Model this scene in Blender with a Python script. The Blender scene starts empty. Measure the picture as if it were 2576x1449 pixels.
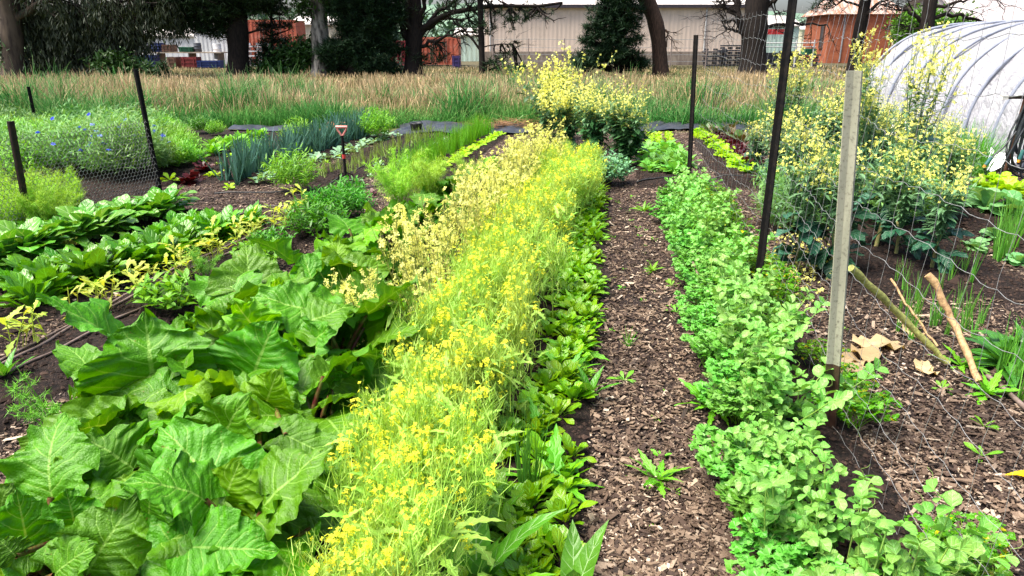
import bpy, math, random
import numpy as np
from mathutils import Vector, Matrix

SC = bpy.context.scene
COL = SC.collection
PI = math.pi
RG = np.random.default_rng(11)
rnd = random.Random(5)

# ---------------------------------------------------------------- camera
FOC, PITCH, EYE = 1800.0, math.radians(19.1), 1.65
CW, CH = 2576.0, 1449.0
cam_d = bpy.data.cameras.new('camera')
cam = bpy.data.objects.new('camera', cam_d)
COL.objects.link(cam)
cam.location = (0, 0, EYE)
cam.rotation_euler = (PI / 2 - PITCH, 0, 0)
cam_d.sensor_width = 36
cam_d.lens = 36 * FOC / CW
cam_d.clip_start = 0.05
cam_d.clip_end = 6000
SC.camera = cam


def ray(u, v):
    a, b = (u - CW / 2) / FOC, (CH / 2 - v) / FOC
    return a, math.cos(PITCH) + b * math.sin(PITCH), -math.sin(PITCH) + b * math.cos(PITCH)


def G(u, v, z=0.0):
    d = ray(u, v)
    k = (z - EYE) / d[2]
    return np.array((d[0] * k, d[1] * k, z))


def P(u, v, y):
    d = ray(u, v)
    k = y / d[1]
    return np.array((d[0] * k, y, EYE + d[2] * k))


ROW = math.radians(8.3)
cR, sR = math.cos(ROW), math.sin(ROW)


def ST(s, t):
    return s * cR + t * sR, -s * sR + t * cR


def toST(x, y):
    return x * cR - y * sR, x * sR + y * cR


# beds in row coordinates: s0, s1, t0, t1
BEDS = [(-1.08, -.06, .5, 9.5), (-2.2, -1.08, .5, 7.5), (-3.22, -2.6, .8, 6.6), (-4.75, -3.42, 1.5, 6.5),
        (.5, 1.12, .5, 8.0), (1.6, 2.9, 4.9, 9.6), (-2.85, -1.98, 8.1, 13.0), (-3.9, -3.1, 8.1, 13.0),
        (-5.0, -4.1, 8.0, 13.0), (.25, .95, 8.5, 12.8), (1.25, 2.0, 8.6, 13.0), (-8, -5.2, 5.5, 13.0), (3.2, 4.6, 4.6, 8.5)]


def sstep(a, b, x):
    k = np.clip((x - a) / (b - a), 0, 1)
    return k * k * (3 - 2 * k)


def bed_mask(x, y, soft=.12, grow=0.0):
    s, t = toST(x, y)
    wob = .05 * np.sin(t * 2.3 + s) + .03 * np.sin(t * 6.1 + 2 * s)
    m = np.zeros_like(np.asarray(s, float))
    for s0, s1, t0, t1 in BEDS:
        e = sstep(s0 - soft - grow, s0 + soft - grow, s + wob) * (1 - sstep(s1 - soft + grow, s1 + soft + grow, s + wob))
        e = e * sstep(t0 - .2, t0 + .2, t) * (1 - sstep(t1 - .2, t1 + .2, t))
        m = np.maximum(m, e)
    return m


def hz(x, y):
    x = np.asarray(x, float)
    y = np.asarray(y, float)
    near = 1 - sstep(13, 15, y)
    h = .05 * bed_mask(x, y) * near
    h = h + .008 * np.sin(x * 5.1 + 1.3 * np.sin(y * 3.3)) * np.sin(y * 4.3 + x) + .004 * np.sin(x * 17 + y * 3) * np.sin(y * 15 - x * 4)
    return h


def gz(x, y):
    return float(hz(x, y))


# ---------------------------------------------------------------- materials
def new_mat(name):
    m = bpy.data.materials.new(name)
    m.use_nodes = True
    nt = m.node_tree
    for n in list(nt.nodes):
        if n.type != 'OUTPUT_MATERIAL':
            nt.nodes.remove(n)
    out = [n for n in nt.nodes if n.type == 'OUTPUT_MATERIAL'][0]
    return m, nt, out


class NB:
    """node builder"""
    def __init__(s, nt):
        s.nt = nt

    def n(s, typ, **kw):
        nd = s.nt.nodes.new(typ)
        for k, v in kw.items():
            setattr(nd, k, v)
        return nd

    def put(s, sock, v):
        if isinstance(v, bpy.types.NodeSocket):
            s.nt.links.new(v, sock)
        elif v is not None:
            if sock.type == 'RGBA' and len(v) == 3:
                v = (*v, 1)
            sock.default_value = v

    def math(s, op, a, b=None, c=None, clamp=False):
        nd = s.n('ShaderNodeMath', operation=op, use_clamp=clamp)
        for i, x in enumerate((a, b, c)):
            if x is not None:
                s.put(nd.inputs[i], x)
        return nd.outputs[0]

    def mix(s, f, a, b, mode='MIX'):
        nd = s.n('ShaderNodeMix', data_type='RGBA', blend_type=mode)
        s.put(nd.inputs[0], f)
        s.put(nd.inputs[6], a)
        s.put(nd.inputs[7], b)
        return nd.outputs[2]

    def rng(s, v, a, b, c=0.0, d=1.0, smooth=True):
        nd = s.n('ShaderNodeMapRange', interpolation_type='SMOOTHSTEP' if smooth else 'LINEAR')
        for i, x in enumerate((v, a, b, c, d)):
            s.put(nd.inputs[i], x)
        return nd.outputs[0]

    def ramp(s, v, stops):
        nd = s.n('ShaderNodeValToRGB')
        cr = nd.color_ramp
        while len(cr.elements) < len(stops):
            cr.elements.new(.5)
        for e, (p, c) in zip(cr.elements, stops):
            e.position = p
            e.color = (*c, 1)
        s.put(nd.inputs[0], v)
        return nd.outputs[0]

    def noise(s, vec, scale, detail=3, rough=.55):
        nd = s.n('ShaderNodeTexNoise')
        s.put(nd.inputs['Vector'], vec)
        nd.inputs['Scale'].default_value = scale
        nd.inputs['Detail'].default_value = detail
        nd.inputs['Roughness'].default_value = rough
        return nd.outputs[0]

    def bump(s, h, strength=.4, dist=.01):
        nd = s.n('ShaderNodeBump')
        nd.inputs['Strength'].default_value = strength
        nd.inputs['Distance'].default_value = dist
        s.put(nd.inputs['Height'], h)
        return nd.outputs[0]

    def bsdf(s, col, rough=.6, spec=.5, normal=None, metal=0.0, sheen=0.0):
        nd = s.n('ShaderNodeBsdfPrincipled')
        s.put(nd.inputs['Base Color'], col)
        s.put(nd.inputs['Roughness'], rough)
        nd.inputs['Metallic'].default_value = metal
        nd.inputs['Specular IOR Level'].default_value = spec
        if sheen:
            nd.inputs['Sheen Weight'].default_value = sheen
        if normal is not None:
            s.put(nd.inputs['Normal'], normal)
        return nd.outputs[0]


def leaf_mat(name, a, b, trans=.35, tcol=None, rough=.5, spec=.4, veins=0, vcol=None, vk=1.2, base_tip=None, pucker=.25, var=.35, old=None, sat=1.12, hue=.474, spots=None):
    """foliage: a..b varies per leaf; veins drawn along the leaf's own UVs; light passes through the blade"""
    m, nt, out = new_mat(name)
    B = NB(nt)
    geo = B.n('ShaderNodeNewGeometry')
    oi = B.n('ShaderNodeObjectInfo')
    tc = B.n('ShaderNodeTexCoord')
    col = B.mix(geo.outputs['Random Per Island'], a, b)
    if old is not None:                      # a few yellowed leaves
        col = B.mix(B.rng(geo.outputs['Random Per Island'], .93, .96), col, old)
    nz = B.noise(tc.outputs['Object'], 9, 2)
    col = B.mix(B.rng(nz, .3, .7, 0, var), col, [c * .55 for c in a])
    hs = B.n('ShaderNodeHueSaturation')
    B.put(hs.inputs['Value'], B.math('MULTIPLY_ADD', oi.outputs['Random'], .35, .82))
    B.put(hs.inputs['Hue'], B.math('MULTIPLY_ADD', oi.outputs['Random'], .028 if hue < .49 else .004, hue))
    hs.inputs['Saturation'].default_value = sat
    B.put(hs.inputs['Color'], col)
    col = hs.outputs[0]
    uv = B.n('ShaderNodeSeparateXYZ')
    nt.links.new(tc.outputs['UV'], uv.inputs[0])
    U, V = uv.outputs[0], uv.outputs[1]
    normal = None
    if base_tip is not None:
        col = B.mix(B.rng(V, base_tip[1], base_tip[2]), base_tip[0], col)
    if veins:
        au = B.math('ABSOLUTE', B.math('MULTIPLY_ADD', U, 2.0, -1.0))
        mid = B.rng(au, .015, .05, 1, 0)
        ph = B.math('FRACT', B.math('MULTIPLY_ADD', au, -vk, B.math('MULTIPLY', V, float(veins))))
        tri = B.math('ABSOLUTE', B.math('SUBTRACT', ph, .5))
        lat = B.math('MULTIPLY', B.rng(tri, .015, .06, 1, 0), B.rng(au, .35, .95, .8, .12))
        vm = B.math('MAXIMUM', mid, lat)
        col = B.mix(B.math('MULTIPLY', vm, .75), col, vcol or [min(1, c * 2.2 + .05) for c in a])
        hgt = B.math('ADD', B.math('MULTIPLY', B.rng(tri, 0, .3), .7), B.math('MULTIPLY', B.noise(tc.outputs['Object'], 45, 2), .8))
        normal = B.bump(hgt, pucker, .012)
    if spots is not None:                    # insect bites and brown specks, browned patches at the rim
        sp = B.math('MULTIPLY', B.rng(B.noise(tc.outputs['Object'], 26, 3, .6), .64, .69), B.rng(B.noise(tc.outputs['Object'], 5, 2), .5, .62))
        col = B.mix(B.math('MULTIPLY', sp, .8), col, spots)
    back = B.mix(.45, col, [min(1, c * 1.3 + .03) for c in b])
    col2 = B.mix(geo.outputs['Backfacing'], col, back)
    p = B.bsdf(col2, rough, spec, normal)
    tr = B.n('ShaderNodeBsdfTranslucent')
    B.put(tr.inputs[0], B.mix(1.0, col, tcol or (1.6, 1.35, .45), 'MULTIPLY'))
    mx = B.n('ShaderNodeMixShader')
    mx.inputs[0].default_value = trans * .8
    nt.links.new(p, mx.inputs[1])
    nt.links.new(tr.outputs[0], mx.inputs[2])
    nt.links.new(mx.outputs[0], out.inputs[0])
    return m


def plain_mat(name, a, b=None, rough=.7, spec=.3, scale=8, bump=0, metal=0.0, streak=None, island=0.0, dirt=None):
    """paint, metal, timber, soil: colour a..b by noise, optional vertical streaks, optional per-piece shift"""
    m, nt, out = new_mat(name)
    B = NB(nt)
    tc = B.n('ShaderNodeTexCoord')
    vec = tc.outputs['Object']
    if streak:
        mp = B.n('ShaderNodeMapping')
        mp.inputs['Scale'].default_value = streak
        nt.links.new(vec, mp.inputs[0])
        vec = mp.outputs[0]
    nz = B.noise(vec, scale, 5, .6)
    f = B.rng(nz, .34, .66)
    if island:
        geo = B.n('ShaderNodeNewGeometry')
        f = B.mix(island, f, geo.outputs['Random Per Island'])
    col = B.mix(f, a, b or [c * .6 for c in a])
    if dirt:
        col = B.mix(B.rng(B.noise(tc.outputs['Object'], dirt[1], 6, .7), .5, .72, 0, dirt[2]), col, dirt[0])
    nrm = B.bump(nz, bump, .01) if bump else None
    nt.links.new(B.bsdf(col, rough, spec, nrm, metal), out.inputs[0])
    return m


def ramp_mat(name, stops, trans=.2, rough=.7, tint=.3):
    """grass blade: colour runs from its foot to its seed head (UV v), shifted blade by blade"""
    m, nt, out = new_mat(name)
    B = NB(nt)
    geo = B.n('ShaderNodeNewGeometry')
    tc = B.n('ShaderNodeTexCoord')
    uv = B.n('ShaderNodeSeparateXYZ')
    nt.links.new(tc.outputs['UV'], uv.inputs[0])
    r = geo.outputs['Random Per Island']
    big = B.noise(tc.outputs['Object'], .35, 3)
    v = B.math('ADD', uv.outputs[1], B.math('ADD', B.math('MULTIPLY_ADD', r, .3, -.15), B.math('MULTIPLY_ADD', big, 1.1, -.55)))
    col = B.ramp(v, stops)
    hs = B.n('ShaderNodeHueSaturation')
    B.put(hs.inputs['Value'], B.math('MULTIPLY_ADD', r, 2 * tint, 1 - tint))
    B.put(hs.inputs['Color'], col)
    p = B.bsdf(hs.outputs[0], rough, .2)
    tr = B.n('ShaderNodeBsdfTranslucent')
    nt.links.new(hs.outputs[0], tr.inputs[0])
    mx = B.n('ShaderNodeMixShader')
    mx.inputs[0].default_value = trans
    nt.links.new(p, mx.inputs[1])
    nt.links.new(tr.outputs[0], mx.inputs[2])
    nt.links.new(mx.outputs[0], out.inputs[0])
    return m


# ---------------------------------------------------------------- mesh building
class MB:
    def __init__(s):
        s.V, s.U, s.F, s.n = [], [], [], 0

    def add(s, v, f, uv=None, mi=0):
        v = np.asarray(v, np.float32).reshape(-1, 3)
        f = np.asarray(f, np.int64)
        s.V.append(v)
        s.U.append(np.zeros((len(v), 2), np.float32) if uv is None else np.asarray(uv, np.float32))
        s.F.append((f + s.n, mi))
        s.n += len(v)
        return s

    def mesh(s, name, mats, smooth=True):
        me = bpy.data.meshes.new(name)
        V = np.concatenate(s.V)
        U = np.concatenate(s.U)
        me.vertices.add(len(V))
        me.vertices.foreach_set('co', V.ravel())
        loops = np.concatenate([f.ravel() for f, _ in s.F])
        sizes = np.concatenate([np.full(len(f), f.shape[1]) for f, _ in s.F])
        mis = np.concatenate([np.full(len(f), mi) for f, mi in s.F])
        me.loops.add(len(loops))
        me.loops.foreach_set('vertex_index', loops.astype(np.int32))
        me.polygons.add(len(sizes))
        st = np.concatenate([[0], np.cumsum(sizes)[:-1]])
        me.polygons.foreach_set('loop_start', st.astype(np.int32))
        me.polygons.foreach_set('material_index', mis.astype(np.int32))
        me.polygons.foreach_set('use_smooth', np.full(len(sizes), bool(smooth)))
        uvl = me.uv_layers.new(name='UVMap')
        uvl.data.foreach_set('uv', U[loops].ravel())
        for m in (mats if isinstance(mats, (list, tuple)) else [mats]):
            me.materials.append(m)
        me.update(calc_edges=True)
        me.validate()
        return me


def gridf(nr, nc):
    i = np.arange(nr - 1)[:, None] * nc + np.arange(nc - 1)[None, :]
    i = i.ravel()
    return np.stack([i, i + 1, i + nc + 1, i + nc], 1)


def unit(v):
    v = np.asarray(v, float)
    return v / (np.linalg.norm(v) + 1e-12)


def tube(mb, pts, r, k=6, mi=0, cap=False):
    pts = np.asarray(pts, float)
    n = len(pts)
    r = np.broadcast_to(np.asarray(r, float), (n,))
    T = np.gradient(pts, axis=0)
    T /= np.linalg.norm(T, axis=1)[:, None] + 1e-12
    ref = np.array((0, 0, 1.)) if abs(T[:, 2]).mean() < .8 else np.array((1., 0, 0))
    A = np.cross(T, ref)
    A /= np.linalg.norm(A, axis=1)[:, None] + 1e-12
    Bv = np.cross(T, A)
    th = np.linspace(0, 2 * PI, k, endpoint=False)
    v = pts[:, None] + r[:, None, None] * (np.cos(th)[None, :, None] * A[:, None] + np.sin(th)[None, :, None] * Bv[:, None])
    f = []
    for j in range(k):
        j2 = (j + 1) % k
        i = np.arange(n - 1) * k
        f.append(np.stack([i + j, i + j2, i + k + j2, i + k + j], 1))
    uv = np.zeros((n * k, 2))
    uv[:, 1] = np.repeat(np.linspace(0, 1, n), k)
    mb.add(v.reshape(-1, 3), np.concatenate(f), uv, mi)
    if cap:
        for e, c in ((0, pts[0]), (n - 1, pts[-1])):
            ring = v[e]
            vv = np.concatenate([ring, [c]])
            mb.add(vv, [[j, (j + 1) % k, k] for j in range(k)], None, mi)


def box(mb, c, size, rz=0.0, mi=0, R=None):
    h = np.asarray(size, float) / 2
    v = np.array([(x, y, z) for x in (-1, 1) for y in (-1, 1) for z in (-1, 1)], float) * h
    if R is None:
        a, b = math.cos(rz), math.sin(rz)
        R = np.array([[a, -b, 0], [b, a, 0], [0, 0, 1]])
    v = v @ np.asarray(R).T + np.asarray(c, float)
    f = [[0, 1, 3, 2], [4, 6, 7, 5], [0, 4, 5, 1], [2, 3, 7, 6], [0, 2, 6, 4], [1, 5, 7, 3]]
    for q in f:                                      # split corners: crisp edges
        mb.add(v[q], [[0, 1, 2, 3]], None, mi)


def lathe(mb, prof, k=20, c=(0, 0, 0), mi=0):
    prof = np.asarray(prof, float)
    th = np.linspace(0, 2 * PI, k, endpoint=False)
    n = len(prof)
    v = np.stack([prof[:, None, 0] * np.cos(th), prof[:, None, 0] * np.sin(th), np.repeat(prof[:, 1:2], k, 1)], -1) + np.asarray(c)
    f = []
    for j in range(k):
        j2 = (j + 1) % k
        i = np.arange(n - 1) * k
        f.append(np.stack([i + j, i + j2, i + k + j2, i + k + j], 1))
    mb.add(v.reshape(-1, 3), np.concatenate(f), None, mi)


def rotm(az, el=0.0, roll=0.0):
    ca, sa, ce, se, cr, sr = math.cos(az), math.sin(az), math.cos(el), math.sin(el), math.cos(roll), math.sin(roll)
    Rz = np.array([[ca, -sa, 0], [sa, ca, 0], [0, 0, 1]])
    Rx = np.array([[1, 0, 0], [0, ce, -se], [0, se, ce]])
    Ry = np.array([[cr, 0, sr], [0, 1, 0], [-sr, 0, cr]])
    return Rz @ Rx @ Ry


PROF = {
    'oval': lambda t: np.sin(PI * np.clip(t, 0, 1) ** .85) ** .75,
    'lance': lambda t: np.sin(PI * np.clip(t, 0, 1) ** .65),
    'round': lambda t: np.sqrt(np.clip(1 - (2 * t - 1) ** 2, 0, 1)),
    'spoon': lambda t: np.interp(t, [0, .3, .42, .6, .78, .92, 1], [.13, .12, .45, .92, 1, .7, .08]),
    'paddle': lambda t: np.interp(t, [0, .2, .4, .65, .85, 1], [.14, .2, .6, 1, .75, .06]),
    'blade': lambda t: np.clip(1 - t, 0, 1) ** .6 + .02,
    'heart': lambda t: np.interp(t, [0, .06, .16, .3, .45, .6, .75, .88, .96, 1], [.42, .72, .96, 1, .93, .78, .56, .32, .14, .02]),
    'fan': lambda t: np.interp(t, [0, .3, .75, .92, 1], [.08, .5, 1, .85, .45]),
}


def leaf(L, W, shape='oval', ns=6, nw=1, bend=.6, fold=.2, ruf=0.0, rf=3.0, heart=0.0, lob=0.0, lf=5, rng=RG, jag=0.0, puck=0.0):
    t = np.linspace(0, 1, ns + 1)
    w = PROF[shape](t) * W / 2
    if lob:
        w = w * (1 - lob * (.5 + .5 * np.cos(2 * PI * lf * t)))
    if jag:
        w = w * (1 + rng.uniform(-jag, jag, ns + 1))
    u = np.linspace(-1, 1, 2 * nw + 1)
    A = bend * (t - .0)
    dt = L / ns
    cy = np.concatenate([[0], np.cumsum(np.cos((A[1:] + A[:-1]) / 2))]) * dt
    cz = -np.concatenate([[0], np.cumsum(np.sin((A[1:] + A[:-1]) / 2))]) * dt
    sgn = np.where(u < 0, 0, 1)
    ph = rng.uniform(0, 6.28, 6)
    off = fold * np.abs(u)[None] * w[:, None]
    if ruf:
        tt = t[:, None]
        wave = np.where(sgn[None] == 0, np.sin(2 * PI * rf * tt + ph[0]) + .3 * np.sin(2 * PI * rf * 2.1 * tt + ph[1]),
                        np.sin(2 * PI * rf * tt + ph[2]) + .3 * np.sin(2 * PI * rf * 1.9 * tt + ph[3]))
        off = off + ruf * W * wave * (np.abs(u)[None] ** 1.7) * (.35 + .65 * np.sin(PI * np.clip(tt * .9 + .1, 0, 1)))
        off = off + ruf * W * .35 * np.sin(5 * tt + ph[4] + 2 * u[None])
    if puck:
        off = off + puck * W * (np.abs(np.sin(PI * (6 * t[:, None] - 2.0 * np.abs(u)[None]))) - .5) * np.sin(PI * np.clip(np.abs(u)[None], 0, 1) ** .7)
    sh = -heart * L * np.abs(u)[None] ** 1.5 * (1 - t[:, None]) ** 2
    y = cy[:, None] + np.cos(A)[:, None] * sh + np.sin(A)[:, None] * off
    z = cz[:, None] - np.sin(A)[:, None] * sh + np.cos(A)[:, None] * off
    x = w[:, None] * u[None] * math.cos(min(1.2, abs(fold)))
    v = np.stack([x, y, z], -1).reshape(-1, 3)
    uv = np.stack([np.repeat((u[None] + 1) / 2, ns + 1, 0), np.repeat(t[:, None], len(u), 1)], -1).reshape(-1, 2)
    return v, gridf(ns + 1, len(u)), uv


def rleaf(W, bend, fold, g, ns=52, nw=11, amp=.085):
    """one crinkled rhubarb blade of length 1: wavy frilled margin, quilted between its veins"""
    t = np.linspace(0, 1, ns + 1)
    u = np.linspace(-1, 1, 2 * nw + 1)

    def n1(k):                                   # smooth random curve along the margin
        y = g.normal(0, 1, k)
        x = np.linspace(0, 1, k)
        i = np.clip(np.searchsorted(x, t, side='right') - 1, 0, k - 2)
        f = (t - x[i]) / (x[i + 1] - x[i])
        f = f * f * (3 - 2 * f)
        return y[i] * (1 - f) + y[i + 1] * f

    w0 = PROF['heart'](t) * W / 2
    X, Z, SH = (np.zeros((ns + 1, len(u))) for _ in range(3))
    base = .5 * n1(5)
    for side in (0, 1):
        m = u < 0 if side == 0 else u >= 0
        au = np.abs(u[m])[None]
        w = w0 * (1 + .09 * n1(9) + .035 * n1(26))
        z = (1.0 * n1(10) + .55 * n1(19) + .3 * n1(30))[:, None] * au ** 2.2 * amp * W
        z += (n1(6)[:, None] * au * .03 + base[:, None] * .05) * W
        z += .04 * W * (np.abs(np.sin(PI * (6 * t[:, None] - 2.0 * au))) - .5) * np.sin(PI * np.clip(au, 0, 1) ** .7)
        X[:, m] = w[:, None] * u[m][None]
        Z[:, m] = z + fold * au * w[:, None]
        SH[:, m] = -.2 * au ** 1.5 * (1 - t[:, None]) ** 2 + .03 * n1(16)[:, None] * au ** 2
    A = bend * t
    cy = np.concatenate([[0], np.cumsum(np.cos((A[1:] + A[:-1]) / 2))]) / ns
    cz = -np.concatenate([[0], np.cumsum(np.sin((A[1:] + A[:-1]) / 2))]) / ns
    y = cy[:, None] + np.cos(A)[:, None] * SH + np.sin(A)[:, None] * Z
    z = cz[:, None] - np.sin(A)[:, None] * SH + np.cos(A)[:, None] * Z
    uv = np.stack([np.repeat((u[None] + 1) / 2, ns + 1, 0), np.repeat(t[:, None], len(u), 1)], -1).reshape(-1, 2)
    return np.stack([X, y, z], -1).reshape(-1, 3), gridf(ns + 1, len(u)), uv


def put_leaf(mb, lf, base, az, el, roll=0.0, mi=0, s=1.0):
    v, f, uv = lf
    mb.add((v * s) @ rotm(az, el, roll).T + np.asarray(base), f, uv, mi)


def ribbons(base, tip, w, sag, mid_w=None, levels=4, rng=RG, side=None):
    """many blades at once: base, tip (n,3), width w (n,), sideways sag (n,3). -> v, f, uv"""
    n = len(base)
    t = np.linspace(0, 1, levels)
    wp = mid_w if mid_w is not None else np.clip(1 - t, .06, 1) ** .6
    d = tip - base
    a = rng.uniform(0, 2 * PI, n)
    if side is None:
        side = np.stack([np.cos(a), np.sin(a), np.zeros(n)], 1)
    c = base[:, None] + d[:, None] * t[None, :, None] + sag[:, None] * (t ** 2)[None, :, None]
    o = side[:, None] * (w[:, None] * wp[None] / 2)[..., None]
    v = np.stack([c - o, c + o], 2).reshape(-1, 3)
    q = []
    for l in range(levels - 1):
        i = np.arange(n) * levels * 2 + l * 2
        q.append(np.stack([i, i + 1, i + 3, i + 2], 1))
    uv = np.zeros((n, levels, 2, 2))
    uv[..., 1, 0] = 1
    uv[..., 1] = t[None, :, None]
    return v, np.concatenate(q), uv.reshape(-1, 2)


def petals(cent, nrm, size, rng=RG, k=4):
    """k-petalled flowers at points; every petal a small kite"""
    n = len(cent)
    nrm = nrm / (np.linalg.norm(nrm, axis=1)[:, None] + 1e-9)
    ref = rng.normal(size=(n, 3))
    A = np.cross(nrm, ref)
    A /= np.linalg.norm(A, axis=1)[:, None] + 1e-9
    Bv = np.cross(nrm, A)
    V = []
    for j in range(k):
        th = 2 * PI * j / k
        d = math.cos(th) * A + math.sin(th) * Bv
        e = -math.sin(th) * A + math.cos(th) * Bv
        s = size[:, None]
        V.append(np.stack([cent, cent + s * (.62 * d + .36 * e + .18 * nrm), cent + s * (1. * d + .12 * nrm), cent + s * (.62 * d - .36 * e + .18 * nrm)], 1))
    v = np.stack(V, 1).reshape(-1, 3)
    i = np.arange(n * k) * 4
    f = np.stack([i, i + 1, i + 2, i + 3], 1)
    uv = np.tile(np.array([(.5, 0), (1, .6), (.5, 1), (0, .6)]), (n * k, 1))
    return v, f, uv


# ---------------------------------------------------------------- objects
def link(name, me, parent=None, loc=None):
    o = bpy.data.objects.new(name, me)
    COL.objects.link(o)
    if parent is not None:
        o.parent = parent
    if loc is not None:
        o.location = loc
    return o


def tag(o, label, cat, group=None):
    o['label'] = label
    o['category'] = cat
    if group:
        o['group'] = group
    return o


def thing(name, label, cat, loc=(0, 0, 0), rz=0.0, group=None):
    o = bpy.data.objects.new(name, None)
    o.empty_display_size = .1
    COL.objects.link(o)
    o.location = loc
    o.rotation_euler = (0, 0, rz)
    return tag(o, label, cat, group)


def structure(name, me):
    o = link(name, me)
    o['kind'] = 'structure'
    return o


def stuff(name, me, label, cat):
    o = link(name, me)
    o['kind'] = 'stuff'
    return tag(o, label, cat)


PROTO = {}


def proto(kind, variants):
    """variants: list of [(part name, mesh), ...]"""
    PROTO[kind] = variants


def plant(kind, name, label, cat, x, y, sc=1.0, rz=None, var=None, group=None, z=None, tilt=(0, 0), sz=None):
    vs = PROTO[kind]
    parts = vs[rnd.randrange(len(vs)) if var is None else var]
    z = gz(x, y) if z is None else z
    rz = rnd.uniform(0, 2 * PI) if rz is None else rz
    if len(parts) == 1:
        o = tag(link(name, parts[0][1]), label, cat, group)
        o.location = (x, y, z)
        o.rotation_euler = (tilt[0], tilt[1], rz)
    else:
        o = thing(name, label, cat, (x, y, z), rz, group)
        o.rotation_euler = (tilt[0], tilt[1], rz)
        for pn, me in parts:
            link(pn, me, o)
    o.scale = (sc, sc, sz or sc)
    return o


def row(kind, name, label, cat, p0, p1, n, jit=.05, sc=(.85, 1.15), group=None, skip=0.0, tilt=.08, jl=None):
    """n plants from p0 to p1 (xy points)"""
    for i in range(n):
        if rnd.random() < skip:
            continue
        k = (i + .5) / n + rnd.uniform(-.35, .35) / n
        x = p0[0] + (p1[0] - p0[0]) * k + rnd.gauss(0, jit)
        y = p0[1] + (p1[1] - p0[1]) * k + rnd.gauss(0, jit)
        plant(kind, name, label, cat, x, y, rnd.uniform(*sc), group=group, tilt=(rnd.gauss(0, tilt), rnd.gauss(0, tilt)))
# ================================================================ materials of the garden
M = {}
M['rhubarb'] = leaf_mat('rhubarb_leaf', (.036, .155, .007), (.09, .31, .014), .28, spots=(.2, .15, .03), rough=.46, spec=.38, veins=6, vcol=(.24, .44, .07), vk=2.0, pucker=.5)
M['rhubarb_lime'] = leaf_mat('young_backlit_rhubarb_leaf', (.1, .31, .01), (.16, .42, .016), .45, rough=.48, spec=.38, veins=6, vcol=(.35, .55, .1), vk=2.0, pucker=.4)  # lime of young leaves, also painting the glow of backlit ones
M['stalk_red'] = plain_mat('rhubarb_stalk', (.12, .02, .02), (.13, .16, .03), .4, .4, 9)
M['must_stem'] = leaf_mat('mustard_stem', (.29, .52, .075), (.4, .6, .12), .32, rough=.6, sat=1.03)
M['must_leaf'] = leaf_mat('mustard_leaf', (.2, .46, .05), (.34, .58, .1), .35, veins=5, sat=1.0)
M['yellow'] = leaf_mat('yellow_petal', (.86, .8, .06), (.86, .78, .04), .5, tcol=(1.05, 1.05, .7), rough=.7, spec=.2, var=.05, hue=.5, sat=1.0)
M['cream'] = leaf_mat('cream_petal', (.9, .85, .3), (.9, .84, .24), .6, tcol=(1.05, 1.05, .8), rough=.7, spec=.2, var=.08, hue=.5, sat=1.0)
M['kale_yellow'] = leaf_mat('kale_petal', (.86, .8, .14), (.87, .82, .24), .35, tcol=(1.05, 1.05, .7), rough=.7, spec=.2, var=.08, hue=.5, sat=1.0)
M['dark_stem'] = leaf_mat('dark_stem', (.22, .34, .08), (.26, .26, .1), .15)
M['spinach'] = leaf_mat('spinach_leaf', (.05, .21, .012), (.14, .4, .03), .3, rough=.35, spec=.55, veins=5, vk=1.5, pucker=.4)
M['yspinach'] = leaf_mat('young_spinach_leaf', (.09, .29, .012), (.22, .45, .02), .32, rough=.36, spec=.5, veins=4, vk=1.5, old=(.62, .5, .06), pucker=.3)
M['bok'] = leaf_mat('bok_choy_leaf', (.05, .22, .025), (.14, .38, .06), .28, rough=.33, spec=.55, veins=5, vk=1.2, base_tip=((.5, .62, .3), .3, .42), vcol=(.4, .55, .25), pucker=.35)
M['weed'] = leaf_mat('weed_leaf', (.1, .32, .04), (.16, .4, .05), .35, rough=.45, veins=4)
M['dock'] = leaf_mat('dock_leaf', (.06, .23, .03), (.09, .28, .05), .3, rough=.4, veins=7, vk=1.1, vcol=(.35, .5, .25))
M['pea'] = leaf_mat('pea_leaf', (.12, .34, .06), (.24, .47, .12), .24, rough=.45, spec=.4, sat=1.08, hue=.478, veins=3)
M['pea_stem'] = leaf_mat('pea_stem', (.3, .55, .14), (.38, .6, .2), .25)
M['coriander'] = leaf_mat('coriander_leaf', (.1, .31, .045), (.2, .43, .12), .25, rough=.42, hue=.482)
M['parsley'] = leaf_mat('parsley_leaf', (.06, .24, .012), (.1, .33, .016), .33, rough=.4, old=(.55, .5, .05))
M['parsley_stem'] = leaf_mat('parsley_stem', (.14, .36, .04), (.2, .42, .06), .15)
M['fennel'] = leaf_mat('fennel_frond', (.12, .36, .045), (.2, .46, .08), .4, rough=.6)
M['fennel_lime'] = leaf_mat('fennel_lime', (.27, .54, .07), (.36, .6, .12), .4, rough=.6)
M['kale'] = leaf_mat('kale_leaf', (.018, .075, .04), (.04, .12, .07), .15, rough=.42, spec=.5, veins=7, vcol=(.12, .22, .14), pucker=.6)
M['kale_light'] = leaf_mat('kale_stalk_leaf', (.1, .23, .1), (.17, .33, .15), .25, rough=.55, sat=1.0)
M['kale_stem'] = plain_mat('kale_stem', (.3, .34, .1), (.36, .26, .12), .7, .3, 30, bump=.3, dirt=((.12, .1, .04), 40, .7))
M['onion'] = leaf_mat('onion_blade', (.08, .27, .06), (.16, .42, .07), .25, rough=.4)
M['spring'] = leaf_mat('spring_onion_blade', (.12, .38, .04), (.22, .5, .07), .3, rough=.45)
M['leek'] = leaf_mat('leek_blade', (.03, .105, .085), (.07, .18, .14), .2, rough=.45, sat=1.0)
M['garlic'] = leaf_mat('garlic_blade', (.13, .3, .06), (.25, .36, .09), .3, rough=.5)
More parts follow.
